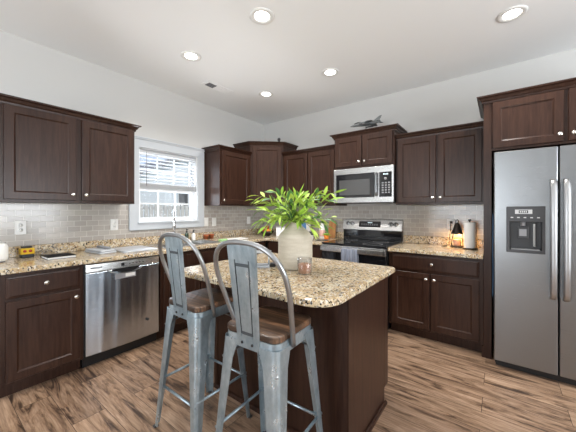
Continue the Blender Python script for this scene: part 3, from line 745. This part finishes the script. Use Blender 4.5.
for x0, x1 in ((IX0 + .02, (IX0 + IX1) / 2 - .01), ((IX0 + IX1) / 2 + .01, IX1 - .02)):
    # island doors face the range (+y)
    m = MB(); m.panel(-(x1), -(x0), .125, .680, -.0205, .02); dd = m.obj('door', 'cab', isl); dd.location = (0, IY1, 0); dd.rotation_euler = (0, 0, PI); knob(-x1 + .03, -.0205, .628, dd)
    m = MB(); m.panel(-(x1), -(x0), .700, .850, -.0205, .02, kind='drawer'); dd = m.obj('drawer', 'cab', isl); dd.location = (0, IY1, 0); dd.rotation_euler = (0, 0, PI); knob(-(x0 + x1) / 2, -.0205, .778, dd)
def rrect(x0, x1, y0, y1, radii, n=8):
    pts = []
    for (cx, cy, a0), r in zip(((x0, y0, PI), (x1, y0, 1.5 * PI), (x1, y1, 0), (x0, y1, .5 * PI)), radii):
        ox = cx + (r if cx == x0 else -r); oy = cy + (r if cy == y0 else -r)
        for k in range(n + 1): a = a0 + PI / 2 * k / n; pts.append((ox + r * math.cos(a), oy + r * math.sin(a)))
    return pts
TX0, TX1, TY0, TY1 = 1.545, 2.722, -2.615, -1.638
rs = []
for ins, z in ((.008, .8765), (.002, .879), (0, .885), (0, .904), (.003, .910), (.009, .9135)):
    rs.append([(x, y, z) for x, y in rrect(TX0 + ins, TX1 - ins, TY0 + ins, TY1 - ins, (.05, .14, .02, .03))])
m = MB(); m.rings(rs); m.obj('granite_top', 'granite', isl)
IZ = .914

# vase + branches -------------------------------------------------------
VX, VY = 2.163, -2.070
m = MB(); prof = [(.001, 0), (.108, 0), (.115, .004), (.118, .015), (.119, .10), (.119, .205), (.113, .224), (.098, .244), (.076, .264), (.056, .281), (.046, .292), (.043, .303), (.045, .312), (.038, .312), (.035, .300), (.038, .285), (.065, .262), (.100, .22), (.110, .10), (.10, .012), (.001, .010)]
m.lathe(prof, n=48); v_ = m.obj('vase', 'ceramic', loc=(VX, VY, IZ)); tag(v_, 'cream stoneware bottle vase on the island', 'vase')
pl = thing('leafy_branches', 'bright green leafy branches standing in the cream vase', 'plant', (VX, VY, IZ))
rnd = random.Random(11)
def leaf(m, p, d, L, w, mi, droop):
    d = d.normalized(); side = d.cross(Vector((0, 0, 1)));
    if side.length < .1: side = Vector((1, 0, 0))
    side.normalize(); ro = rnd.uniform(-.9, .9); nrm = side.cross(d); side = side * math.cos(ro) + nrm * math.sin(ro); nrm = side.cross(d).normalized()
    rows = []
    for k, (u, ww) in enumerate(((0, .12), (.25, .75), (.5, 1), (.75, .7), (1, .03))):
        c = p + d * (L * u) - Vector((0, 0, 1)) * (droop * L * u * u)
        rows.append((c - side * (w * ww / 2) + nrm * (w * .15 * ww), c, c + side * (w * ww / 2) + nrm * (w * .15 * ww)))
    vs = [[m.bm.verts.new(q) for q in r] for r in rows]
    for a, b in zip(vs, vs[1:]):
        for i in (0, 1): f = m.bm.faces.new((a[i], a[i + 1], b[i + 1], b[i])); f.material_index = mi; f.smooth = True
# (lateral, toward viewer, up) tips in the camera-facing sense, turned into room directions
Rv = Vector((math.cos(.6458), math.sin(.6458), 0)); Fv = Vector((-math.sin(.6458), math.cos(.6458), 0))
tips = [(-.29, -.02, .47), (-.26, .05, .50), (-.27, -.06, .40), (-.20, .10, .45), (-.16, -.12, .47), (-.15, .0, .53), (-.06, .1, .48), (-.02, -.12, .47),
        (.05, .05, .50), (.10, -.10, .46), (.16, .06, .49), (.27, .0, .52), (.24, -.06, .47), (.20, .08, .40), (.17, -.1, .34), (-.22, -.03, .33),
        (-.12, -.16, .36), (.05, -.16, .36), (.22, .01, .29), (-.08, .14, .42), (.07, .15, .44), (-.17, .12, .36), (.02, .0, .49), (-.25, -.02, .32), (.12, -.03, .42),
        (.26, -.02, .34), (.10, -.15, .28), (-.20, -.12, .29), (-.10, -.02, .50), (.19, .02, .53), (-.22, .02, .40), (.07, -.06, .48)]
for lx, fy, uz in tips:
    tip = Rv * lx + Fv * fy + Vector((0, 0, uz)); r0 = rnd.uniform(0, 2 * PI)
    st = Vector((math.cos(r0) * .012, math.sin(r0) * .012, .03)); nk = Vector((tip.x * .05, tip.y * .05, .315))
    out = Vector((tip.x, tip.y, 0)); ctrl = nk + Vector((out.x * .35, out.y * .35, max(.04, (uz - .315) * .9)))
    pts = [st, nk] + [nk * (1 - u) ** 2 + ctrl * 2 * u * (1 - u) + tip * u * u for u in (.15, .3, .45, .6, .75, .9, 1)]
    m = MB(); m.tube(pts, [.0022] * 5 + [.0018, .0014, .001, .0006], 5); so = m.obj('stem', 'stem', pl)
    m = MB(); nl = 12
    for k in range(nl):
        u = (k + .8) / nl; i = 1 + u * 7; a = int(min(i, 7)); fr_ = i - a; p = pts[a].lerp(pts[min(a + 1, 8)], fr_)
        tg = (pts[min(a + 1, 8)] - pts[a]).normalized(); az = rnd.uniform(0, 2 * PI); sd = tg.orthogonal().normalized(); sd.rotate(Matrix.Rotation(az, 3, tg))
        dr_ = tg * rnd.uniform(.5, 1.0) + sd * rnd.uniform(.5, 1.0)
        if k == nl - 1: dr_ = tg
        mi = rnd.choice([0, 0, 1, 1, 2])
        leaf(m, p, dr_, rnd.uniform(.06, .10), rnd.uniform(.017, .027), mi, rnd.uniform(-.1, .4))
    m.obj('leaves', ['leaf1', 'leaf2', 'leaf3'], so)
# candle jar
cj = thing('candle_jar', 'glass jar candle with brown wax beside the vase', 'candle', (2.326, -2.198, IZ))
m = MB(); m.lathe([(.001, 0), (.040, 0), (.045, .004), (.046, .02), (.046, .098), (.044, .1), (.0425, .098), (.0425, .008), (.001, .007)], n=32); m.obj('jar', 'jarglass', cj)
m = MB(); m.lathe([(.001, .0075), (.0420, .0085), (.0420, .062), (.001, .060)], n=32); m.obj('wax', 'candle', cj)
m = MB(); m.tube([(0, 0, .060), (.001, 0, .072)], .0012, 6); m.obj('wick', 'black', cj)
# low stand
st = thing('tablet_stand', 'low silver stand with dark foot on the island left of the vase', 'stand', (1.964, -2.184, IZ), .6458)
m = MB(); m.box(-.11, .055, -.05, .05, .100, .107, bev=.002); m.obj('top_plate', 'silver', st)
m = MB(); m.tube([(.040, 0, .014), (.040, 0, .100)], .006, 10); m.obj('post', 'silver', st)
m = MB(); m.box(-.10, .048, -.05, .05, 0, .014, bev=.003); m.obj('foot', 'silver', st)
m = MB(); m.box(.0485, .088, -.03, .03, 0, .026, bev=.006); m.obj('foot_weight', 'black', st)

# ================================================================== bar stools
def stool():
    t = thing('bar_stool', '', 'bar stool')
    # seat board
    rs = []
    for ins, z in ((.004, .748), (0, .752), (0, .772), (.003, .776), (.009, .778)):
        rs.append([(x, y, z) for x, y in rrect(-.158 + ins, .158 - ins, -.158 + ins, .158 - ins, (.045,) * 4)])
    m = MB(); m.rings(rs); m.obj('seat', 'seat', t)
    # metal apron
    m = MB(); out = lambda e, z: [(x, y, z) for x, y in rrect(-.156 - e, .156 + e, -.156 - e, .156 + e, (.045 + e,) * 4)]
    ins_ = lambda e, z: [(x, y, z) for x, y in rrect(-.153 - e, .153 + e, -.153 - e, .153 + e, (.042 + e,) * 4)]
    m.rings([out(0, .747), out(.003, .708), out(.004, .696), ins_(.004, .696), ins_(0, .747)], smooth=False); m.obj('apron', 'galv', t)
    # legs : tapered folded sheet with rounded corner
    for sx, sy in ((-1, -1), (1, -1), (1, 1), (-1, 1)):
        m = MB(); rs = []
        for k in range(9):
            u = k / 8; z = .722 * (1 - u) + .012 * u; c = (.161 + (.206 - .161) * u); fl = (.082 * (1 - u) + .034 * u) * (1 if k else 1.25); r = .030 * (1 - u) + .014 * u
            pts = [(c - fl, c)] + [(c - r + r * math.sin(a), c - r + r * math.cos(a)) for a in [PI / 2 * j / 6 for j in range(7)]] + [(c, c - fl)]
            th = .003; r2 = r - th; inn = [(c - th, c - fl)] + [(c - r + r2 * math.sin(a), c - r + r2 * math.cos(a)) for a in [PI / 2 * (6 - j) / 6 for j in range(7)]] + [(c - fl, c - th)]
            rs.append([(sx * x, sy * y, z) for x, y in pts + inn])
        m.rings(rs, smooth=False); lg = m.obj('leg', 'galv', t)
        for p in lg.data.polygons: p.use_smooth = False
        m = MB(); c = .200; m.box(sx * c - .013, sx * c + .013, sy * c - .013, sy * c + .013, .0005, .0118, bev=.003); m.obj('foot_cap', 'dgrey', lg)
    # stretchers
    q = .183
    for (a, b, z) in (((-q, -q), (q, -q), .262), ((-q, q), (q, q), .262), ((-q, -q), (-q, q), .285), ((q, -q), (q, q), .285)):
        m = MB(); m.tube([(a[0], a[1], z), (b[0], b[1], z)], .0075, 8); m.obj('stretcher', 'nickel' if False else 'galv', t)
    m = MB()
    for s in (-1, 1): m.tube([(-.162 * s, -.162, .62), (-.05 * s, -.05, .692), (.05 * s, .05, .692), (.162 * s, .162, .62)], .005, 6)
    m.obj('cross_brace', 'gun', t)
    # back hoop
    pts = []
    def Y(z): return -.045 - (z - .70) * .345
    for z in (.715, .74, .80, .88, .95): pts.append((-.166 - .039 * min(1, (z - .7) / .24), Y(z), z))
    A, B, zc, e = .207, .185, .990, .80
    for k in range(0, 25):
        a = PI - PI * k / 24; cx_ = math.copysign(abs(math.cos(a)) ** e, math.cos(a)); sz_ = abs(math.sin(a)) ** e
        pts.append((A * cx_, Y(zc + B * sz_), zc + B * sz_))
    for z in (.95, .88, .80, .74, .715): pts.append((.166 + .039 * min(1, (z - .7) / .24), Y(z), z))
    m = MB(); m.tube(pts, .0115, 12); m.obj('back_hoop', 'gun', t)
    # splat : pressed sheet
    m = MB(); NZ = 32
    cols = [-1, -.94, -.53, -.50, -.44, 0, .44, .50, .53, .94, 1]
    rsF = []
    topz = 1.170
    for k in range(NZ + 1):
        u = k / NZ; z = .700 + (topz - .700) * u; hw = .064 + .024 * u
        ye = Y(z) - .004
        yb = -.1645
        ztop = topz; ytop = Y(ztop) - .004
        y = yb if z <= .75 else yb + (ytop - yb) * ((z - .75) / (ztop - .75))
        row = []
        pan = 1 if .12 < u < .80 else 0
        edge = 0
        for c_ in cols:
            dy = 0
            ac = abs(c_)
            if pan and ac <= .44: dy = -.0
            if (pan and ac == .5 * 1) or (edge and ac <= .5): dy = .008
            if ac == 1: dy = .004
            row.append((c_ * hw, y + dy, z))
        rsF.append(row)
    V1 = [[m.bm.verts.new(p) for p in r] for r in rsF]; V2 = [[m.bm.verts.new((p[0], p[1] + .002, p[2])) for p in r] for r in rsF]
    nc = len(cols)
    for i in range(NZ):
        for j in range(nc - 1):
            for V in (V1, V2):
                f = m.bm.faces.new((V[i][j], V[i][j + 1], V[i + 1][j + 1], V[i + 1][j])); a_ = abs(cols[j] + cols[j + 1]) / 2; u_ = (i + .5) / NZ
                if V is V1 and ((.455 < a_ < .58 and .13 < u_ < .84) or (a_ < .58 and (.790 < u_ < .812 or .13 < u_ < .145))): f.material_index = 1
    for i in range(NZ):
        for j in (0, nc - 1): m.bm.faces.new((V1[i][j], V1[i + 1][j], V2[i + 1][j], V2[i][j]))
    for i in (0, NZ):
        for j in range(nc - 1): m.bm.faces.new((V1[i][j], V1[i][j + 1], V2[i][j + 1], V2[i][j]))
    sp = m.obj('back_splat', ['galv', 'groove_shade'], t)
    for x in (-.030, .030):
        m = MB(); m.lathe([(.0065, -.1655), (.006, -.169), (.002, -.170)], cx=x, cz=.722, axis='y', n=12); m.obj('rivet', 'black', sp)
    return t
s1 = stool(); s1.location = (1.838, -2.592, 0)
s1['label'] = 'left bar stool, nearer the dishwasher, galvanised frame, dark wood seat'
s2 = copy_tree(s1); s2.location = (2.405, -2.620, 0); s2.rotation_euler = (0, 0, math.radians(2.5))
s2['label'] = 'right bar stool, in front of the island vase, galvanised frame, brown wood seat'
for s in (s1, s2): s['group'] = 'metal bar stools at the island'

# ================================================================== small things on the left counter
Z = .9145
tp = thing('toaster', 'white rounded toaster at the left end of the counter', 'toaster', (.165, -3.315, Z))
rs = []
for ins, z in ((.012, .008), (.004, .012), (0, .03), (0, .115), (.006, .135), (.020, .146), (.035, .149)):
    rs.append([(x, y, z) for x, y in rrect(-.13 + ins, .13 - ins, -.080 + ins, .080 - ins, (.035 - ins * .4,) * 4)])
m = MB(); m.rings(rs, smooth=True); m.obj('body', 'plastic', tp)
m = MB(); m.box(-.09, .09, -.035, -.015, .1485, .151); m.box(-.09, .09, .015, .035, .1485, .151); m.obj('slot', 'black', tp)
m = MB(); m.box(-.11, .11, -.06, .06, 0, .008); m.obj('base', 'dgrey', tp)
m = MB(); m.box(.1305, .142, -.012, .012, .08, .095, bev=.002); m.obj('lever', 'grey', tp)
lv = thing('tool_box', 'small yellow and black tool box beside the white toaster', 'tool', (.125, -3.105, Z), .1)
m = MB(); m.box(-.025, .025, -.042, .042, .0, .028, bev=.005); m.obj('bumper', 'black', lv)
m = MB(); m.box(-.022, .022, -.030, .030, .080, .096, bev=.004); m.obj('bumper', 'black', lv)
m = MB(); m.box(-.026, .026, -.045, .045, .0285, .0795, bev=.005); bd = m.obj('body', 'yellow', lv)
for yy in (-.020, .016): m = MB(); m.lathe([(.011, .0262), (.011, .031), (.002, .0315)], cy=yy, cz=.056, axis='x'); m.obj('button', 'red', bd)
# crumpled clear bag
m = MB(); rr = random.Random(3); rs = []
for k, (r, z) in enumerate(((.02, 0), (.045, .002), (.05, .015), (.042, .03), (.025, .042), (.012, .05))):
    rs.append([((r + rr.uniform(-.008, .008)) * math.cos(2 * PI * j / 12), (r * 1.3 + rr.uniform(-.01, .01)) * math.sin(2 * PI * j / 12), z + (rr.uniform(-.004, .004) if 0 < k else 0)) for j in range(12)])
m.rings(rs); tag(m.obj('crumpled_bag', 'jarglass', loc=(.11, -2.985, Z + .001)), 'crumpled clear plastic bag right of the yellow tool box', 'plastic bag')
nb = thing('notebook', 'black notebook with white page edges lying on left counter', 'notebook', (.33, -2.940, Z), .0)
m = MB(); m.box(-.10, .095, -.092, .092, .002, .016); m.obj('pages', 'paper', nb)
m = MB(); m.box(-.104, .100, -.097, .097, 0, .0018); m.box(-.104, .100, -.097, .097, .0162, .0182); m.box(-.106, -.1042, -.097, .097, 0, .0182); m.obj('cover', 'leather', nb)
dt = thing('towel_bundle', 'folded grey and silver towels at the left of the drying mat', 'towel', (.30, -2.62, Z), .12)
m = MB()
for k, (a_, b_) in enumerate(((.15, .075), (.145, .07))):
    m.rings([[(x, y, z) for x, y in rrect(-a_ + i_, a_ - i_, -b_ + i_, b_ - i_, (.02,) * 4)] for i_, z in ((.006, k * .018), (0, k * .018 + .004), (0, k * .018 + .012), (.006, k * .018 + .0165))], smooth=True)
m.obj('folded_layer', 'silver', dt)
m = MB(); m.tube([(-.12, .03, .045), (0, .035, .047), (.10, .03, .045)], .010, 10); m.obj('rolled_edge', 'grey', dt)
m = MB(); rs = [[(x, y, z) for x, y in rrect(-.20 + i_, .20 - i_, -.16 + i_, .16 - i_, (.03,) * 4)] for i_, z in ((.003, 0), (0, .003), (0, .010), (.003, .013))]
m.rings(rs); o = m.obj('drying_mat', 'silver', loc=(.345, -2.345, Z)); tag(o, 'pale flat dish drying mat left of the sink', 'drying mat')
# soap bottles and pots behind the sink (window end)
def at(u_, y_): pass
def bottle(name, label, x, y, mat, cap, h=.115, r=.024):
    t = thing(name, label, 'soap bottle', (x, y, Z), 0)
    m = MB(); m.lathe([(.001, 0), (r, 0), (r + .001, .006), (r + .001, h * .72), (r * .8, h * .84), (r * .42, h * .92), (r * .42, h)], n=24); m.obj('bottle', mat, t)
    m = MB(); m.lathe([(r * .48, h + .0005), (r * .48, h + .014), (.005, h + .016), (.005, h + .030), (.010, h + .031), (.010, h + .038), (.001, h + .039)], n=16); m.tube([(0, 0, h + .034), (.035, 0, h + .034)], .004, 6); m.obj('pump', cap, t)
bottle('soap_bottle', 'dark green soap bottle with black pump behind the sink', .068, -1.555, 'darkgreen', 'black')
bottle('soap_bottle', 'white soap bottle with black pump behind the sink', .068, -1.455, 'paper', 'black', .10)
def pot(x, y, label):
    t = thing('flower_pot', label, 'flower pot', (x, y, Z), 0, 'small terracotta pots by the sink')
    m = MB(); m.lathe([(.001, 0), (.026, 0), (.034, .045), (.038, .046), (.039, .062), (.033, .062), (.032, .05), (.001, .049)], n=24); m.obj('pot', 'terra', t)
    m = MB(); m.lathe([(.001, .0495), (.0305, .0505), (.0305, .055), (.001, .058)], n=20); m.obj('soil', 'soil', t)
pot(.07, -1.255, 'left terracotta pot beside the white soap bottle'); pot(.07, -1.165, 'right terracotta pot of the pair near the switch plate')
m = MB(); m.box(-.035, .035, -.05, .05, 0, .026, bev=.008); tag(m.obj('sponge', 'greens', loc=(.46, -1.285, Z)), 'pale green sponge on the counter edge right of the sink', 'sponge')
m = MB(); m.rings([[(x, y, z) for x, y in rrect(-.09 + i_, .09 - i_, -.16 + i_, .16 - i_, (.03,) * 4)] for i_, z in ((.01, 0), (0, .010), (.004, .012), (.015, .004))]); tag(m.obj('white_tray', 'plastic', loc=(.45, -1.05, Z)), 'shallow white tray on the counter right of the sponge', 'tray')

# outlets / switches
def plate(loc, rz, label, kind):
    t = thing('wall_plate', label, 'outlet' if kind == 'outlet' else 'light switch', loc, rz)
    m = MB(); m.box(-.037, .037, -.006, -.0005, -.060, .060, bev=.002); m.obj('cover', 'plastic', t)
    m = MB()
    if kind == 'outlet':
        for z in (-.02, .02): m.lathe([(.016, -.0062), (.016, -.0078), (.001, -.008)], cx=0, cz=z, axis='y', n=18)
        m.obj('receptacle', 'plastic', t)
        m = MB()
        for z in (-.02, .02):
            for x in (-.006, .006): m.box(x - .001, x + .001, -.0088, -.0081, z - .002, z + .007)
        m.obj('slots', 'dgrey', t)
    else:
        m.box(-.016, .016, -.009, -.0062, -.034, .034); m.obj('rocker', 'paper', t)
    return t
plate((.0095, -3.126, 1.162), L90, 'white outlet on the tile above the yellow tool box', 'outlet')
plate((.0095, -2.390, 1.158), L90, 'white outlet on the tile just left of the window', 'outlet')
plate((.0095, -1.213, 1.146), L90, 'white switch plate touching the right side of the window trim', 'switch')
plate((.0095, -1.075, 1.142), L90, 'white switch plate second from the window trim', 'switch')
plate((.0095, -.375, 1.145), L90, 'white outlet near the room corner above the fruit bowl', 'outlet')
plate((2.863, -.0095, 1.155), 0, 'white outlet on the tile behind the candle lamp', 'outlet')

# ================================================================== corner counter things
fb = thing('fruit_bowl', 'dark bowl of fruit in the counter corner', 'bowl', (.40, -.36, Z))
m = MB(); m.lathe([(.001, 0), (.045, 0), (.05, .008), (.09, .04), (.115, .075), (.110, .075), (.085, .043), (.045, .014), (.001, .013)], n=32); m.obj('bowl', 'iron', fb)
for nm, mt, lb, x, y, z, r in (('orange', 'orange', 'orange on the right side of the fruit bowl', .05, -.03, .075, .036), ('orange', 'orange', 'orange at the back of the fruit bowl', .02, .045, .078, .036),
                       ('apple', 'apple', 'red apple at the left of the fruit bowl', -.05, -.02, .077, .036), ('apple', 'apple', 'red apple on top of the fruit bowl', .0, -.0, .128, .034)):
    m = MB(); m.sphere((0, 0, 0), r, sz=.95); fo = m.obj(nm, mt, loc=(.40 + x, -.36 + y, Z + z + .0)); tag(fo, lb, nm, 'fruit in the bowl')
cn = thing('storage_box', 'white storage box beside the fruit bowl', 'box', (.63, -.30, Z), .6)
m = MB(); m.box(-.07, .07, -.05, .05, 0, .125, bev=.006); m.obj('body', 'paper', cn); m = MB(); m.box(-.072, .072, -.052, .052, .1255, .142, bev=.004); m.obj('lid', 'lgrey', cn)
# items left of the range
cb = MB(); cb.rings([[(x, y, z) for x, z in rrect(-.055, .055, 0.0, .25, (.02, .02, .04, .04))] for y in (-.009, .009)])
o = cb.obj('cutting_board', 'amberw', loc=(1.385, -.088, Z + .0015)); o.rotation_euler = (-.16, 0, 0); tag(o, 'orange brown wooden cutting board leaning on tile left of the range', 'cutting board')
bt = thing('milk_bottle', 'pink and white bottle in front of the cutting board', 'bottle', (1.30, -.21, Z))
m = MB(); m.lathe([(.001, 0), (.036, 0), (.038, .006), (.038, .14), (.024, .19), (.016, .205), (.016, .225)], n=24); m.obj('bottle', 'paper', bt)
m = MB(); m.lathe([(.0385, .03), (.0388, .031), (.0388, .12), (.0385, .121)], n=24, cap0=False, cap1=False); m.obj('bottle_label', 'pink', bt)
m = MB(); m.lathe([(.018, .2255), (.018, .243), (.002, .244)], n=18); m.obj('cap', 'red', bt)
jr = thing('coffee_jar', 'small jar with black label left of the pink bottle', 'jar', (1.255, -.44, Z))
m = MB(); m.lathe([(.001, 0), (.036, 0), (.037, .004), (.037, .055), (.034, .060)], n=24); m.obj('jar', 'lgrey', jr)
m = MB(); m.lathe([(.037, .0605), (.037, .105), (.030, .108), (.001, .108)], n=24); m.obj('lid', 'dgrey', jr)
lt = thing('potted_herb', 'small green herb pot on the counter left of the range', 'plant', (1.42, -.30, Z))
m = MB(); m.lathe([(.001, 0), (.028, 0), (.036, .055), (.032, .055), (.001, .05)], n=20); m.obj('pot', 'orange', lt)
m = MB()
for k in range(34):
    a = rnd.uniform(0, 2 * PI); leaf(m, Vector((0, 0, .05)), Vector((math.cos(a), math.sin(a), rnd.uniform(.3, 1.6))), rnd.uniform(.05, .09), .022, rnd.choice([0, 1]), .4)
m.obj('leaves', ['leaf1', 'leaf2'], lt)
m = MB(); m.box(-.085, .085, -.02, .02, 0, .014, bev=.004); o = m.obj('spoon_rest', 'dgrey', loc=(1.44, -.46, Z)); o.rotation_euler = (0, 0, .5); tag(o, 'dark spoon rest lying left of the cooktop', 'spoon rest')
# backing box seen between leaves
bx = thing('carton', 'pale blue white carton standing behind the vase leaves', 'box', (.98, -.20, Z))
m = MB(); m.box(-.085, .085, -.06, .06, 0, .30, bev=.004); m.obj('carton', 'paper', bx); m = MB(); m.box(-.0855, .0855, -.0612, -.0602, .06, .22); m.obj('carton_label', 'blue', bx)

# ================================================================== right counter: candle lamp + paper towels
cl = thing('candle_warmer_lamp', 'bronze candle warmer lamp glowing on the counter by the refrigerator', 'lamp', (2.938, -.150, Z)); cl.scale = (1.06, 1.06, 1.2)
m = MB(); m.lathe([(.001, 0), (.060, 0), (.060, .008), (.052, .011), (.001, .011)], n=32); m.obj('base', 'iron', cl)
m = MB(); m.tube([(-.052, .012, .009), (-.046, .012, .06), (-.028, .012, .14), (.0, .012, .205), (.012, .010, .232), (.0, .006, .247), (-.012, .003, .235), (-.010, 0, .215)][::1], .0045, 8); m.tube([(.05, 0, .009), (.047, 0, .125)], .003, 8); m.obj('arm', 'iron', cl)
m = MB(); m.lathe([(.012, .215), (.020, .208), (.050, .125), (.054, .118), (.051, .118), (.018, .200), (.010, .207)], n=32, cap0=True, cap1=True); m.obj('shade', 'iron', cl)
m = MB(); m.lathe([(.006, .185), (.014, .165), (.018, .145), (.012, .130), (.001, .128)], n=16); m.obj('bulb', 'bulb', cl)
m = MB(); m.lathe([(.001, .0115), (.032, .0115), (.034, .016), (.034, .068), (.001, .066)], n=24); m.obj('candle', 'candle', cl)
l = bpy.data.lights.new('bulb_light', 'POINT'); l.energy = 3.2; l.color = (1, .58, .22); l.shadow_soft_size = .02
lo = bpy.data.objects.new('bulb_light', l); C.objects.link(lo); lo.parent = cl; lo.location = (0, 0, .108)
m = MB(); m.tube([(2.868, -.020, 1.175), (2.866, -.045, 1.16), (2.86, -.06, 1.05), (2.85, -.08, .935), (2.83, -.14, .9195), (2.80, -.20, .9195), (2.84, -.24, .9195), (2.85, -.22, .9195)], .0035, 6)
m.box(2.855, 2.881, -.0345, -.0185, 1.162, 1.188); tag(m.obj('power_cord', 'iron'), 'dark power cord running from the outlet to the candle lamp', 'cord')
pt = thing('paper_towel_holder', 'white paper towel roll on a dark holder by the refrigerator', 'paper towels', (3.060, -.245, Z))
m = MB(); m.lathe([(.001, 0), (.070, 0), (.070, .008), (.066, .012), (.001, .012)], n=32); m.obj('base', 'iron', pt)
m = MB(); m.lathe([(.018, .0125), (.051, .0125), (.052, .016), (.052, .268), (.051, .272), (.018, .272)], n=40); m.obj('roll', 'paper', pt)
m = MB(); m.lathe([(.006, .2725), (.006, .288), (.013, .290), (.013, .303), (.001, .304)], n=16); m.obj('finial', 'iron', pt)
m = MB(); m.tube([(.060, .0, .012), (.060, .0, .262), (.058, .0, .27)], .003, 8); m.obj('side_arm', 'iron', pt)

# ================================================================== on top of the cabinets
jt = thing('model_jet', 'grey model fighter jet on a stand above the microwave cabinet', 'model airplane', (1.99, -.33, 2.2855), 0)
jt.rotation_euler = (0, 0, .05)
m = MB()
fus = [(-.205, .001, .088), (-.19, .008, .089), (-.15, .016, .092), (-.10, .024, .095), (-.04, .030, .093), (.04, .030, .091), (.11, .024, .091), (.155, .016, .095), (.175, .010, .098)]
m.rings([[(x, r * 1.0 * math.cos(2 * PI * k / 14), z + r * .95 * math.sin(2 * PI * k / 14)) for k in range(14)] for x, r, z in fus], smooth=True); m.obj('fuselage', 'jet', jt)
m = MB(); m.rings([[(x, r * .7 * math.cos(2 * PI * k / 12), .112 + r * math.sin(2 * PI * k / 12)) for k in range(12)] for x, r in ((-.15, .003), (-.13, .012), (-.10, .017), (-.07, .014), (-.04, .003))], smooth=True); m.obj('canopy', 'blackglass', jt)
for s in (-1, 1):
    m = MB(); m.rings([[(-.03, s * .022, .101), (.10, s * .022, .099), (.10, s * .022, .104), (-.03, s * .022, .106)], [(.06, s * .135, .082), (.105, s * .135, .082), (.105, s * .135, .085), (.06, s * .135, .085)]]); m.obj('wing', 'jet', jt)
    m = MB(); m.rings([[(.11, s * .015, .097), (.165, s * .015, .097), (.165, s * .015, .1), (.11, s * .015, .1)], [(.165, s * .07, .090), (.19, s * .07, .090), (.19, s * .07, .092), (.165, s * .07, .092)]]); m.obj('tailplane', 'jet', jt)
    m = MB(); m.tube([(-.03, s * .07, .068), (-.01, s * .07, .068), (.06, s * .07, .068), (.08, s * .07, .068)], [.003, .010, .010, .003], 8); m.obj('underwing_tank', 'dgrey', jt)
    m = MB(); m.tube([(-.075, s * .024, .090), (-.03, s * .031, .088)], [.013, .008], 10); m.obj('air_intake', 'dgrey', jt)
m = MB(); m.rings([[(.09, -.002, .113), (.165, -.002, .108), (.165, .002, .108), (.09, .002, .113)], [(.165, -.001, .162), (.195, -.001, .165), (.195, .001, .165), (.165, .001, .162)]]); m.obj('tail_fin', 'jet', jt)
m = MB(); m.tube([(0, 0, .005), (0, 0, .066)], .004, 8); m.lathe([(.001, 0), (.035, 0), (.035, .005), (.001, .006)], n=20); m.obj('display_stand', 'black', jt)
m = MB(); m.lathe([(.001, 0), (.018, 0), (.018, .004), (.008, .008), (.007, .024), (.018, .034), (.026, .052), (.022, .072), (.008, .082), (.001, .083)], n=20)
tag(m.obj('ornament', 'dgrey', loc=(.615, -.33, 2.334)), 'small dark round ornament on top of the corner cabinet', 'ornament')

# ================================================================== outside the window
struct(MB().box(-60, -.13, -30, 60, -.5, -.25).obj('ground', 'grass'), 'lawn outside the sink window', 'ground')
fn = thing('picket_fence', 'pale wooden board fence outside the sink window', 'fence', (0, 0, 0))
m = MB()
fx = -9.0
for k in range(2): m.box(fx - .09, fx - .05, 0, 16, .35 + k * 1.0, .44 + k * 1.0)
m.obj('rail', 'fence', fn)
k = 0; yy = 1.0
m_ = MB()
for k in range(60):
    yy = 1.2 + k * .22; mm = MB(); hh = 1.56 + .015 * math.sin(k * 2.1)
    mm.prism([(fx - .02, yy), (fx + .0, yy), (fx + .0, yy + .165), (fx - .02, yy + .165)], -.25, hh); mm.obj('picket', 'fence', fn)
m_.bm.free()
hs = thing('neighbour_house', 'grey sided house beyond the fence outside the window', 'house', (0, 0, 0))
hx = -20
m = MB(); m.box(hx - 8, hx, 5.0, 18.5, -.25, 3.1); m.rings([[(hx - 8, 5.0, 3.1), (hx - 8, 18.5, 3.1), (hx - 8, 11.7, 6.2)], [(hx, 5.0, 3.1), (hx, 18.5, 3.1), (hx, 11.7, 6.2)]]); m.obj('walls', 'siding', hs)
m = MB()
for s in (-1, 1):
    ye = 11.7 + s * 7.3
    m.rings([[(x, 11.7, 6.25), (x, ye, 2.95), (x, ye, 3.15), (x, 11.7, 6.5)] for x in (hx - 8.4, hx + .5)])
m.obj('roof', 'roof', hs)
for y in (10.6, 13.6, 16.0):
    m = MB(); m.box(hx, hx + .06, y, y + 1.1, 1.6, 2.9); f_ = m.obj('window', 'white', hs); m = MB(); m.box(hx + .061, hx + .07, y + .08, y + 1.02, 1.68, 2.82); m.obj('pane', 'mwglass', f_)
